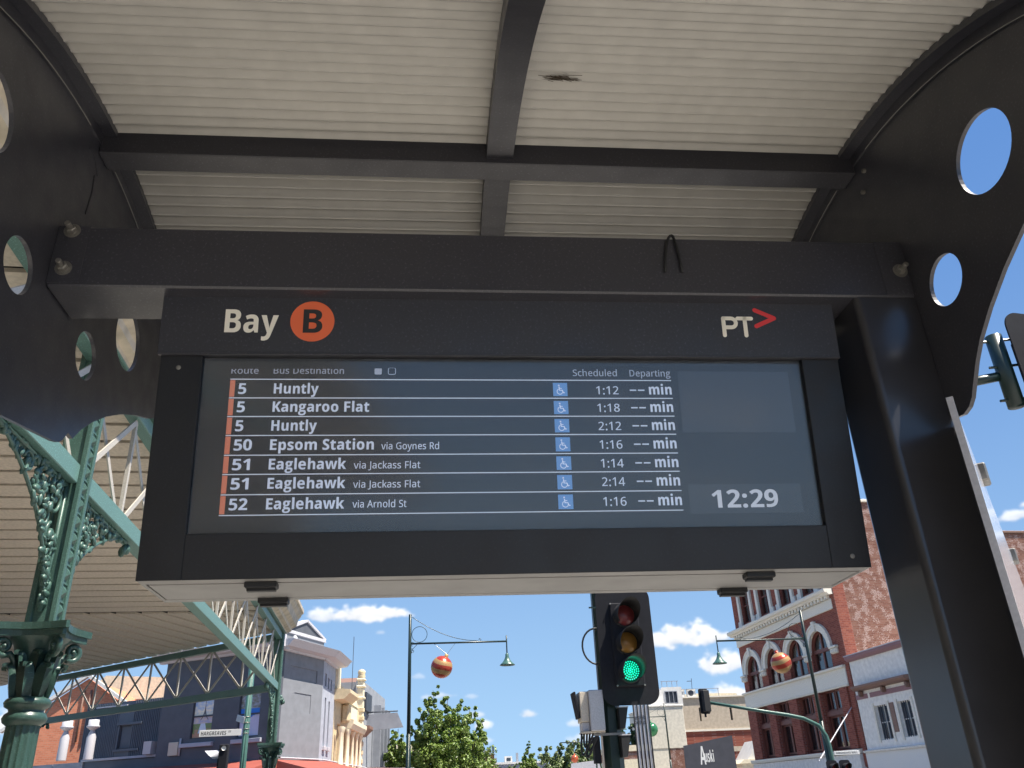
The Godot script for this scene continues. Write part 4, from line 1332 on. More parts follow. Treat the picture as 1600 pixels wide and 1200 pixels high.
func build_signs() -> void:
	# street name post on the left
	var t := thing("sign_post", "grey-green post carrying street name blades before the slate building", "post", Vector3(-5.04, 0, -25))
	part("pole", tube_mesh([Vector3(0, 0, 0), Vector3(0, 5.2, 0)], 0.085, 14), M.street_green_pale, t)
	for y in [3.43, 3.54, 3.70, 3.85]:
		part("strap", lathe_mesh([Vector2(0.088, y), Vector2(0.092, y), Vector2(0.092, y + 0.018), Vector2(0.088, y + 0.018)], 16), M.zinc, t)
	var b := thing("street_sign", "white HARGREAVES ST blade pointing left from the grey-green post", "street sign", Vector3(-5.13, 3.39, -24.95), 0.0, "white street name signs")
	part("blade", chamfer_mesh(Vector3(-1.13, 0.0, -0.01), Vector3(-0.02, 0.165, 0.01), 0.004), M.sign_white, b)
	writing("HARGREAVES", true, M.dark_lettering, b, -1.08, -0.42, 0.030, 0.095, 0.0105, "lettering")
	writing("ST", true, M.dark_lettering, b, -0.36, -0.29, 0.085, 0.045, 0.0105, "lettering")
	var c := thing("street_sign", "short white blade turned away above the HARGREAVES ST blade", "street sign", Vector3(-5.10, 3.70, -24.93), deg_to_rad(-38), "white street name signs")
	part("blade", chamfer_mesh(Vector3(-0.34, -0.02, -0.01), Vector3(-0.01, 0.15, 0.01), 0.004), M.sign_white, c, Transform3D(Basis(Vector3(0, 0, 1), -0.28), Vector3.ZERO))
	# pedestrian signal before it
	var s := thing("traffic_signal", "small dark traffic signal seen from behind below the street name blades", "traffic signal", Vector3(-5.46, 0, -24.6), 0.0, "traffic signals")
	part("housing", chamfer_mesh(Vector3(-0.13, 2.2, -0.1), Vector3(0.10, 3.16, 0.1), 0.02), M.signal_black, s)
	bar("board", s, Vector3(-0.17, 2.2, -0.02), Vector3(-0.135, 3.05, 0.0), M.street_green)
	part("visor", signal_meshes.visor, M.box_grey, s, Transform3D(Basis(Vector3.UP, -PI / 2), Vector3(-0.13, 2.90, 0.0)))
	part("lens", lathe_mesh([Vector2(0.0001, 0.0), Vector2(0.05, 0.012), Vector2(0.06, 0.03)], 12), M.sign_white, s, Transform3D(Basis(Vector3.RIGHT, PI / 2), Vector3(0.0, 3.06, 0.1)))
	part("pole", tube_mesh([Vector3(0, 0, 0), Vector3(0, 2.2, 0)], 0.06, 12), M.street_green, s)
	# dark shop sign
	var a := thing("shop_sign", "dark board lettered Auski at the street's far right", "shop sign", Vector3(12.45, 0, -40), 0.0)
	part("board", prism_mesh(PackedVector2Array([Vector2(-1.16, 1.0), Vector2(1.20, 1.0), Vector2(1.18, 3.72), Vector2(-1.12, 3.36)]), -0.10, 0.0), M.sign_board_dark, a)
	writing("A", true, M.sign_white, a, -0.44, -0.18, 2.56, 0.74, 0.001, "lettering")
	writing("uski", true, M.sign_white, a, -0.22, 0.20, 2.66, 0.46, 0.001, "lettering")
	# striped pylon of tall posts
	var p := thing("striped_pylon", "tall pylon of black posts with white banners behind the signal pole", "pylon", Vector3(11.9, 0, -50))
	for i in 5:
		part("post", tube_mesh([Vector3(-0.42 + i * 0.215, 0, 0), Vector3(-0.42 + i * 0.215, 6.15, 0)], 0.045, 10), M.signal_black, p)
	for i in 4:
		bar("banner", p, Vector3(-0.365 + i * 0.215, 1.0, -0.03), Vector3(-0.26 + i * 0.215, 6.1 - 0.08 * (i % 2), -0.01), M.box_grey)
	var st := new_st()
	st.set_smooth_group(0)
	for i in 3:
		add_tube(st, spiral(Vector2(-0.31 + i * 0.215, 5.35), 0.10, 1.3, i, 1 if i % 2 else -1, 18), 0.012, 5)
		add_tube(st, spiral(Vector2(-0.31 + i * 0.215, 5.1), 0.09, 1.3, i + 2, -1 if i % 2 else 1, 18), 0.012, 5)
	part("scrollwork", commit(st), M.signal_black, p)

# ---------------------------------------------------------------- buildings
func arch_poly(cx: float, spring: float, r0: float, r1: float, n := 20) -> PackedVector2Array:
	var p := PackedVector2Array()
	for i in n + 1:
		var a := PI * i / n
		p.append(Vector2(cx + cos(a) * r1, spring + sin(a) * r1))
	for i in n + 1:
		var a := PI * (n - i) / n
		p.append(Vector2(cx + cos(a) * r0, spring + sin(a) * r0))
	return p

func red_building() -> void:
	var b := thing("brick_building", "ornate red brick building with cream arches and dentilled cornice", "building")
	var near := Vector3(20.31, 0, -41.27)
	var d := Vector3(-0.0698, 0, -0.9976)
	var W := 12.15
	facade(b, near + d * W, near)
	var X := func(s: float) -> float: return W - s
	var arches := [10.50, 7.66, 4.80, 2.14]
	var r := 1.0
	var spring := 7.80
	var holes := []
	for s in arches:
		holes.append([X.call(s) - r, 6.80, X.call(s) + r, spring + r])
	var lower := [[9.11, 10.84], [6.40, 8.27], [3.60, 5.46], [0.82, 2.84]]
	for q in lower:
		holes.append([X.call(q[1]), 3.05, X.call(q[0]), 5.80])
	var upper := [10.15, 7.50, 4.75, 2.10]
	for s in upper:
		holes.append([X.call(s) - 0.72, 10.75, X.call(s) + 0.72, 12.9])
	part("wall", wall_mesh(W, 2.2, 14.6, 0.35, holes), M.brick_red, b)
	# brick spandrels that round the window heads
	var st := new_st()
	for s in arches:
		var cx: float = X.call(s)
		for i in 20:
			var a := PI * i / 20.0
			var c := PI * (i + 1) / 20.0
			var p := Vector3(cx + cos(a) * r, spring + sin(a) * r, -0.002)
			var q := Vector3(cx + cos(c) * r, spring + sin(c) * r, -0.002)
			quad(st, p, Vector3(p.x, spring + r, -0.002), Vector3(q.x, spring + r, -0.002), q)
			quad(st, p, q, q + Vector3(0, 0, -0.3), p + Vector3(0, 0, -0.3))
	part("spandrel", commit(st), M.brick_red, b)
	for s in arches:
		var cx: float = X.call(s)
		part("archivolt", prism_mesh(arch_poly(cx, spring, r - 0.02, r + 0.27), -0.06, 0.10), M.trim_cream, b)
		part("archivolt", prism_mesh(arch_poly(cx, spring, r + 0.27, r + 0.36), -0.02, 0.14), M.trim_cream, b)
		part("keystone", chamfer_mesh(Vector3(cx - 0.13, spring + r - 0.06, 0.0), Vector3(cx + 0.13, spring + r + 0.46, 0.20), 0.02), M.trim_cream, b)
		# timber window: mullion, transom and arched panes
		var f := part("window", prism_mesh(arch_poly(cx, spring, r - 0.14, r), -0.24, -0.14), M.timber_red, b)
		for k in [-1, 0, 1]:
			bar("mullion", f, Vector3(cx + k * 0.93 - 0.065, 6.80, -0.24), Vector3(cx + k * 0.93 + 0.065, spring + (0.93 if k == 0 else 0.0), -0.145), M.timber_red)
		bar("transom", f, Vector3(cx - 0.98, spring - 0.09, -0.24), Vector3(cx + 0.98, spring + 0.09, -0.12), M.timber_red)
		bar("transom", f, Vector3(cx - 0.98, 6.801, -0.24), Vector3(cx + 0.98, 6.90, -0.13), M.timber_red)
		for k in [-1, 1]:
			bar("pane", f, Vector3(cx + (0.07 if k > 0 else -0.86), 6.88, -0.215), Vector3(cx + (0.86 if k > 0 else -0.07), spring - 0.08, -0.20), M.clear_pane)
		var half := PackedVector2Array([Vector2(cx - 0.88, spring)])
		for i in 17:
			half.append(Vector2(cx - cos(PI * i / 16.0) * 0.88, spring + sin(PI * i / 16.0) * 0.88))
		part("pane", prism_mesh(half, -0.215, -0.20), M.clear_pane, f)
	# imposts with leafy capitals
	for s in [11.85, 9.08, 6.23, 3.47, 0.62]:
		var cx: float = X.call(s)
		var hw := 0.34
		part("capital", chamfer_mesh(Vector3(cx - hw + 0.05, 7.42, -0.05), Vector3(cx + hw - 0.05, 7.68, 0.14), 0.04), M.trim_cream, b)
		part("capital", chamfer_mesh(Vector3(cx - hw, 7.681, -0.05), Vector3(cx + hw, 7.80, 0.20), 0.03), M.trim_cream, b)
		for k in 3:
			part("capital_leaf", chamfer_mesh(Vector3(cx - 0.25 + k * 0.17, 7.45, 0.135), Vector3(cx - 0.11 + k * 0.17, 7.66, 0.185), 0.03), M.trim_cream, b)
	# frieze, dentils and cornice
	part("frieze", chamfer_mesh(Vector3(-0.05, 9.52, -0.05), Vector3(W + 0.05, 10.02, 0.09), 0.02), M.trim_cream, b)
	var x := 0.05
	while x < W - 0.1:
		bar("dentil", b, Vector3(x, 10.025, 0.0), Vector3(x + 0.19, 10.20, 0.26), M.trim_cream)
		x += 0.37
	moulding("cornice", b, [Vector2(-0.05, 10.201), Vector2(0.30, 10.201), Vector2(0.34, 10.28), Vector2(0.48, 10.32), Vector2(0.52, 10.44), Vector2(0.50, 10.50), Vector2(-0.05, 10.56)], -0.35, W + 0.30, M.trim_cream)
	for s in upper:
		var cx: float = X.call(s)
		window(b, cx - 0.72, 10.75, cx + 0.72, 12.9, -0.16, M.timber_red, M.clear_pane, 1, 1, 0.09)
		for k in [-1, 1]:
			bar("architrave", b, Vector3(cx + k * 0.86 - 0.14, 10.57, -0.02), Vector3(cx + k * 0.86 + 0.14, 13.0, 0.12), M.trim_cream)
			part("scroll", chamfer_mesh(Vector3(cx + k * 1.10 - 0.10, 10.57, -0.02), Vector3(cx + k * 1.10 + 0.10, 10.95, 0.14), 0.04), M.trim_cream, b)
	part("string_course", chamfer_mesh(Vector3(-0.05, 13.05, -0.05), Vector3(W + 0.05, 13.5, 0.25), 0.03), M.trim_cream, b)
	# deep plain band below the arches
	part("sill_band", chamfer_mesh(Vector3(-0.06, 5.87, -0.05), Vector3(W + 0.06, 6.66, 0.10), 0.012), M.trim_cream, b)
	moulding("sill_moulding", b, [Vector2(-0.05, 6.661), Vector2(0.18, 6.661), Vector2(0.24, 6.70), Vector2(0.24, 6.78), Vector2(-0.05, 6.80)], -0.1, W + 0.08, M.trim_cream)
	moulding("sill_moulding", b, [Vector2(-0.05, 5.80), Vector2(0.14, 5.80), Vector2(0.17, 5.868), Vector2(-0.05, 5.868)], -0.08, W + 0.07, M.trim_cream)
	# lower storey pilasters and shop windows
	for q in [[10.84, 11.95], [8.27, 9.11], [5.46, 6.40], [2.84, 3.60], [0.10, 0.82]]:
		part("pilaster", chamfer_mesh(Vector3(X.call(q[1]), 3.0, -0.04), Vector3(X.call(q[0]), 5.79, 0.16), 0.02), M.brick_red, b)
	for q in lower:
		var x0: float = X.call(q[1])
		var x1: float = X.call(q[0])
		var xm := (x0 + x1) * 0.5
		window(b, x0, 4.86, xm - 0.04, 5.80, -0.18, M.timber_red, M.clear_pane, 1, 0, 0.08)
		window(b, xm + 0.04, 4.86, x1, 5.80, -0.18, M.timber_red, M.clear_pane, 1, 0, 0.08)
		bar("transom", b, Vector3(x0, 4.62, -0.28), Vector3(x1, 4.855, -0.04), M.timber_red)
		window(b, x0 + 0.12, 3.10, xm, 4.62, -0.20, M.timber_red, M.clear_pane, 0, 0, 0.09)
		window(b, xm + 0.004, 3.10, x1 - 0.12, 4.62, -0.20, M.timber_red, M.clear_pane, 0, 0, 0.09)
		var drape := PackedVector2Array([Vector2(xm + 0.55, 3.12), Vector2(xm + 0.52, 3.5), Vector2(xm + 0.30, 4.1), Vector2(xm + 0.02, 4.6), Vector2(xm + 0.85, 4.6), Vector2(xm + 0.82, 3.12)])
		part("curtain", prism_mesh(drape, -0.345, -0.315), M.curtain, b)
		bar("blind", b, Vector3(xm + 0.1, 4.95, -0.345), Vector3(x1 - 0.06, 5.75, -0.32), M.curtain)
		for e in [[x0, x0 + 0.118], [x1 - 0.118, x1]]:
			bar("jamb", b, Vector3(e[0], 3.05, -0.26), Vector3(e[1], 4.619, -0.06), M.timber_red)
	moulding("ledge", b, [Vector2(-0.05, 2.80), Vector2(0.30, 2.80), Vector2(0.34, 2.90), Vector2(0.34, 2.98), Vector2(-0.05, 3.0)], -0.05, W + 0.05, M.trim_cream)
	bar("shop_fascia", b, Vector3(0.0, 1.9, -0.05), Vector3(W, 2.78, 0.22), M.white_render)
	writing("MALL", true, M.dark_lettering, b, W - 2.6, W - 0.9, 2.15, 0.32, 0.225, "lettering")
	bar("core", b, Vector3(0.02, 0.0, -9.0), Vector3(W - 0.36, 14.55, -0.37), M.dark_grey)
	# the side wall towards the viewer: bare brick with flaking limewash
	var side := Node3D.new()
	side.name = "side"
	var sb := part("side_wall", chamfer_mesh(Vector3(-0.01, 0.0, -8.6), Vector3(0.30, 15.1, -0.02), 0.02), M.brick_side, b, Transform3D(Basis(), Vector3(W + 0.0, 0, 0)))
	part("side_wall", chamfer_mesh(Vector3(-0.4, 0.0, -26.0), Vector3(0.22, 13.45, -8.62), 0.02), M.brick_side, b, Transform3D(Basis(), Vector3(W + 0.0, 0, 0)))
	part("quoin", chamfer_mesh(Vector3(W - 0.1, 2.2, -0.62), Vector3(W + 0.335, 14.9, 0.05), 0.03), M.brick_red, b)
	part("coping", chamfer_mesh(Vector3(W - 0.1, 15.102, -8.65), Vector3(W + 0.4, 15.25, 0.06), 0.02), M.trim_cream, b)
	part("coping", chamfer_mesh(Vector3(W - 0.5, 13.452, -26.0), Vector3(W + 0.3, 13.58, -8.66), 0.02), M.brown_trim, b)
	side.free()

func white_building() -> void:
	var b := thing("shop_building", "low white shop with mauve coping and barred windows beside the red building", "building")
	var near := Vector3(20.31, 0, -41.27)
	var d := Vector3(-0.0698, 0, -0.9976)
	facade(b, near - d * 0.4, near - d * 9.6)    # x = 0 beside the red building
	var W := 9.2
	var holes := []
	for q in [[1.36, 2.44], [3.24, 4.26], [5.9, 6.98], [7.7, 8.8]]:
		holes.append([q[0], 3.24, q[1], 4.70])
	part("wall", wall_mesh(W, 2.85, 6.84, 0.3, holes), M.white_render, b)
	for q in holes:
		var f := window(b, q[0], q[1], q[2], q[3], -0.12, M.white_render, M.pane_dark, 1, 1, 0.05)
		for k in 5:
			bar("window_bar", f, Vector3(q[0] + (q[2] - q[0]) * (k + 1) / 6.0 - 0.014, q[1], -0.085), Vector3(q[0] + (q[2] - q[0]) * (k + 1) / 6.0 + 0.014, q[3], -0.06), M.dark_grey)
		bar("architrave", b, Vector3(q[0] - 0.14, q[1] - 0.1, -0.02), Vector3(q[0] - 0.001, q[3] + 0.12, 0.05), M.trim_cream)
		bar("architrave", b, Vector3(q[2] + 0.001, q[1] - 0.1, -0.02), Vector3(q[2] + 0.14, q[3] + 0.12, 0.05), M.trim_cream)
	bar("niche_panel", b, Vector3(2.60, 3.50, -0.02), Vector3(2.92, 4.72, 0.035), M.brown_trim)
	moulding("coping", b, [Vector2(-0.3, 6.845), Vector2(0.10, 6.845), Vector2(0.22, 6.97), Vector2(0.22, 7.08), Vector2(-0.3, 7.13)], -0.02, W, M.mauve_trim)
	moulding("coping_cap", b, [Vector2(-0.3, 7.1305), Vector2(0.26, 7.0805), Vector2(0.26, 7.12), Vector2(-0.3, 7.17)], -0.02, W, M.trim_lilac)
	moulding("hood", b, [Vector2(-0.02, 5.44), Vector2(0.30, 5.46), Vector2(0.42, 5.58), Vector2(0.42, 5.66), Vector2(-0.02, 5.70)], 0.33, 4.75, M.brown_trim)
	for xx in [0.62, 2.55, 4.45]:
		part("hood_bracket", chamfer_mesh(Vector3(xx - 0.07, 5.18, -0.02), Vector3(xx + 0.07, 5.438, 0.24), 0.04), M.brown_trim, b)
	bar("band", b, Vector3(-0.01, 5.09, -0.02), Vector3(1.0, 5.30, 0.03), M.mauve_trim)
	bar("band", b, Vector3(1.22, 5.09, -0.02), Vector3(W, 5.30, 0.03), M.mauve_trim)
	moulding("ledge", b, [Vector2(-0.05, 2.78), Vector2(0.22, 2.78), Vector2(0.26, 2.86), Vector2(-0.05, 2.92)], 0.0, W, M.white_render)
	bar("shop_fascia", b, Vector3(0.0, 1.95, -0.1), Vector3(W, 2.775, 0.14), M.sign_white)
	bar("core", b, Vector3(0.01, 0.0, -9.0), Vector3(W - 0.01, 6.80, -0.31), M.white_render)

func slate_building() -> void:
	var b := thing("corner_building", "slate-grey rendered corner building with pale cornice and picture windows", "building")
	var q0 := Vector3(-6.41, 0, -37.5)
	var q1 := Vector3(-11.9, 0, -40.5)
	var qc := Vector3(-4.97, 0, -40.76)
	var qe := Vector3(-4.74, 0, -43.75)
	# face towards the cross street, seen from outside: x from its far end to the corner
	var fa := Node3D.new()
	var W := facade(fa, q1, q0)
	var A := fa.transform
	fa.free()
	var mk := func(called: String, mesh: Mesh, m: Material, xf: Transform3D) -> MeshInstance3D: return part(called, mesh, m, b, xf)
	var bx := func(lo: Vector3, hi: Vector3, c := 0.01) -> ArrayMesh: return chamfer_mesh(lo, hi, c)
	var X := func(s: float) -> float: return W - s
	var hol := [[X.call(4.46), 4.36, X.call(3.34), 6.15], [X.call(1.95), 4.28, X.call(0.84), 6.05]]
	mk.call("wall", wall_mesh(W, 2.9, 7.62, 0.3, hol), M.render_slate, A)
	var k := 0
	for h in hol:
		var f := Node3D.new()
		f.name = "picture_window"
		b.add_child(f, true)
		f.transform = A
		window(f, h[0], h[1], h[2], h[3], -0.06, M.dark_grey, M.pane_dark, 0, 0, 0.04)
		var pm := part("picture", prism_mesh(PackedVector2Array([Vector2(h[0] + 0.03, h[1] + 0.03), Vector2(h[2] - 0.03, h[1] + 0.03), Vector2(h[2] - 0.03, h[3] - 0.03), Vector2(h[0] + 0.03, h[3] - 0.03)]), -0.086, -0.082), picture_material(k, h), f)
		bar("glazing_bar", f, Vector3(h[0], (h[1] + h[3]) * 0.5 - 0.03, -0.08), Vector3(h[2], (h[1] + h[3]) * 0.5 + 0.03, -0.03), M.dark_grey)
		k += 1
	for e in [[3.14, 4.90], [0.6, 2.13]]:
		mk.call("sill", bx.call(Vector3(X.call(e[1]), 4.04, -0.02), Vector3(X.call(e[0]), 4.20, 0.14)), M.render_lilac, A)
	mk.call("meter_box", bx.call(Vector3(X.call(5.5), 3.76, 0.0), Vector3(X.call(4.97), 4.29, 0.10)), M.box_beige, A)
	mk.call("downpipe", tube_mesh([Vector3(X.call(4.9), 3.74, 0.05), Vector3(X.call(4.9), 4.42, 0.05)], 0.04, 8), M.trim_lilac, A)
	var corn := [Vector2(-0.1, 7.62), Vector2(0.10, 7.62), Vector2(0.14, 7.70), Vector2(0.50, 7.74), Vector2(0.64, 7.90), Vector2(0.74, 8.0), Vector2(-0.1, 8.06)]
	# chamfered face and street face
	var fb := Node3D.new()
	var WB := facade(fb, q0, qc)
	var B := fb.transform
	var WC := facade(fb, qc, qe)
	var CC := fb.transform
	fb.free()
	mk.call("wall", wall_mesh(WB, 2.9, 7.62, 0.3, [[0.85, 6.52, 3.02, 7.08], [1.26, 5.24, 2.62, 6.02]]), M.render_grey, B)
	mk.call("recess", bx.call(Vector3(0.80, 6.47, -0.10), Vector3(3.07, 7.13, -0.04)), M.render_grey, B)
	mk.call("recess", bx.call(Vector3(1.20, 5.18, -0.08), Vector3(2.68, 6.08, -0.025)), M.render_grey, B)
	mk.call("wall", wall_mesh(WC, 2.9, 7.62, 0.3, [[0.68, 4.0, 1.02, 6.08], [1.58, 4.0, 1.92, 6.0], [0.45, 6.55, 0.85, 7.12], [1.15, 6.5, 1.5, 7.0], [1.85, 6.5, 2.2, 7.0]]), M.render_lilac, CC)
	for h in [[0.68, 4.0, 1.02, 6.08], [1.58, 4.0, 1.92, 6.0], [0.45, 6.55, 0.85, 7.12], [1.15, 6.5, 1.5, 7.0], [1.85, 6.5, 2.2, 7.0]]:
		mk.call("pane", bx.call(Vector3(h[0] - 0.02, h[1] - 0.02, -0.2), Vector3(h[2] + 0.02, h[3] + 0.02, -0.14)), M.pane_dark, CC)
		if h[1] < 5.0:
			mk.call("sill", bx.call(Vector3(h[0] - 0.08, h[1] - 0.16, -0.02), Vector3(h[2] + 0.08, h[1] - 0.001, 0.12)), M.trim_lilac, CC)
	var poly := PackedVector2Array()
	for v in corn:
		poly.append(v)
	for q in [[A, -0.4, W + 0.36], [B, -0.22, WB + 0.18], [CC, -0.16, WC + 0.3]]:
		var st := new_st()
		add_prism(st, poly, q[1], q[2], Transform3D(Basis(Vector3(0, 0, 1), Vector3.UP, Vector3(1, 0, 0)), Vector3.ZERO))
		mk.call("cornice", commit(st), M.trim_lilac, q[0])
	mk.call("corner_strip", bx.call(Vector3(-0.02, 2.9, -0.03), Vector3(0.28, 7.61, 0.012)), M.render_slate, B)
	# parapet with a small pediment over the chamfer
	mk.call("parapet", bx.call(Vector3(0.45, 8.04, -0.35), Vector3(3.60, 8.55, -0.08)), M.render_grey, B)
	mk.call("pediment", prism_mesh(PackedVector2Array([Vector2(0.45, 8.552), Vector2(3.60, 8.552), Vector2(2.02, 9.12)]), -0.35, -0.10), M.render_slate, B)
	mk.call("pediment_rail", bx.call(Vector3(0.38, 8.42, -0.36), Vector3(3.67, 8.56, -0.02)), M.trim_lilac, B)
	for e in [[Vector3(0.36, 8.55, -0.2), Vector3(2.02, 9.17, -0.2)], [Vector3(3.68, 8.55, -0.2), Vector3(2.02, 9.17, -0.2)]]:
		var pr := strut("pediment_rail", b, B * e[0], B * e[1], 0.34, 0.10, M.trim_lilac)
	mk.call("attic", bx.call(Vector3(3.3, 8.04, -1.6), Vector3(3.62, 9.0, -0.36)), M.dark_grey, B)
	mk.call("attic", bx.call(Vector3(0.35, 8.04, -0.6), Vector3(0.46, 8.62, -0.07)), M.trim_lilac, B)
	mk.call("finial", lathe_mesh([Vector2(0.05, 8.06), Vector2(0.11, 8.14), Vector2(0.12, 8.22), Vector2(0.05, 8.30), Vector2(0.0001, 8.34)], 12), M.trim_lilac, B * Transform3D(Basis(), Vector3(0.75, 0, 0.15)))
	var core := PackedVector2Array()
	for v in [q1 + Vector3(0.2, 0, -0.4), q0 + Vector3(-0.02, 0, -0.45), qc + Vector3(-0.4, 0, -0.02), qe + Vector3(-0.4, 0, 0), qe + Vector3(-7, 0, -3)]:
		core.append(Vector2(v.x, v.z))
	var st2 := new_st()
	add_prism(st2, core, 0.0, 8.03, Transform3D(Basis(Vector3(1, 0, 0), Vector3(0, 0, 1), Vector3(0, 1, 0)), Vector3.ZERO))
	part("core", commit(st2), M.render_slate, b)
	# red awning round the corner with its thin rail
	var aw := thing("red_awning", "red sheet awning running round the foot of the slate-grey corner building", "awning")
	var wr := [A, W, B, WB, CC, WC + 8.5]
	for i in 3:
		var st := new_st()
		add_prism(st, PackedVector2Array([Vector2(0.02, 3.36), Vector2(1.9, 2.9), Vector2(1.9, 2.5), Vector2(0.02, 2.5)]), -0.1 if i else -3.0, wr[i * 2 + 1] + (0.3 if i == 0 else (0.9 if i == 1 else 0.0)), Transform3D(Basis(Vector3(0, 0, 1), Vector3.UP, Vector3(1, 0, 0)), Vector3.ZERO))
		part("awning_sheet", commit(st), M.awning_red, aw, wr[i * 2])
	var ra: Vector3 = B * Vector3(0.3, 3.42, 0.1)
	var rb: Vector3 = CC * Vector3(0.3, 3.42, 0.12)
	part("rail", tube_mesh([ra, rb, CC * Vector3(WC + 8.0, 3.38, 0.5), Vector3(-0.9, 3.1, -46.5)], 0.035, 6), M.trim_lilac, aw)
	annex_and_left(A, W)

# prints in the two picture windows: a tower over gardens, and a blue and white poster
func picture_material(k: int, h: Array) -> StandardMaterial3D:
	var im := Image.create(128, 256, false, Image.FORMAT_RGB8)
	var n := FastNoiseLite.new()
	n.seed = 8
	n.frequency = 0.03
	for y in 256:
		for x in 128:
			var f := n.get_noise_2d(x, y * 1.5)
			var c := Color(0.55, 0.66, 0.84).lerp(Color(0.92, 0.86, 0.76), clampf(y / 120.0 + f * 0.7, 0, 1))
			if k == 0:
				if y > 120 and y < 170:
					c = Color(0.62, 0.62, 0.74).lerp(Color(0.8, 0.72, 0.66), 0.5 + f)
				if y >= 170:
					c = Color(0.42, 0.50, 0.30).lerp(Color(0.68, 0.50, 0.40), smoothstep(195.0, 235.0, y + f * 60))
					var half := 14.0 + (y - 170) * 0.25
					if absf(x - 64) < half and y < 225:
						c = Color(0.75, 0.80, 0.86)
				# tower: thin spire, two curved legs
				var t := (y - 14) / 136.0
				if t > 0.0 and t < 1.0:
					var wid := 0.8 + 2.2 * t + 24.0 * pow(t, 4.5)
					var inner := 0.0 if t < 0.72 else 22.0 * pow((t - 0.72) / 0.28, 1.3)
					if absf(x - 70) < wid and absf(x - 70) >= inner:
						c = Color(0.36, 0.32, 0.33)
			else:
				c = Color(0.10, 0.42, 0.78) if y < 150 - absf(x - 50) * 0.35 + f * 8 and y > 95 else Color(0.72, 0.72, 0.82)
				if y <= 95:
					c = Color(0.45, 0.42, 0.36).lerp(Color(0.6, 0.62, 0.68), 0.5 + f)
			im.set_pixel(x, y, c)
	var m := StandardMaterial3D.new()
	m.resource_name = "window_print"
	m.albedo_texture = ImageTexture.create_from_image(im)
	m.roughness = 0.3
	m.uv1_triplanar = true
	m.uv1_triplanar_sharpness = 8.0
	var sx: float = 1.0 / (h[2] - h[0])
	var sy: float = 1.0 / (h[3] - h[1])
	m.uv1_scale = Vector3(sx, sy, 1)
	m.uv1_offset = Vector3(-h[0] * sx, -h[1] * sy, 0)
	return m

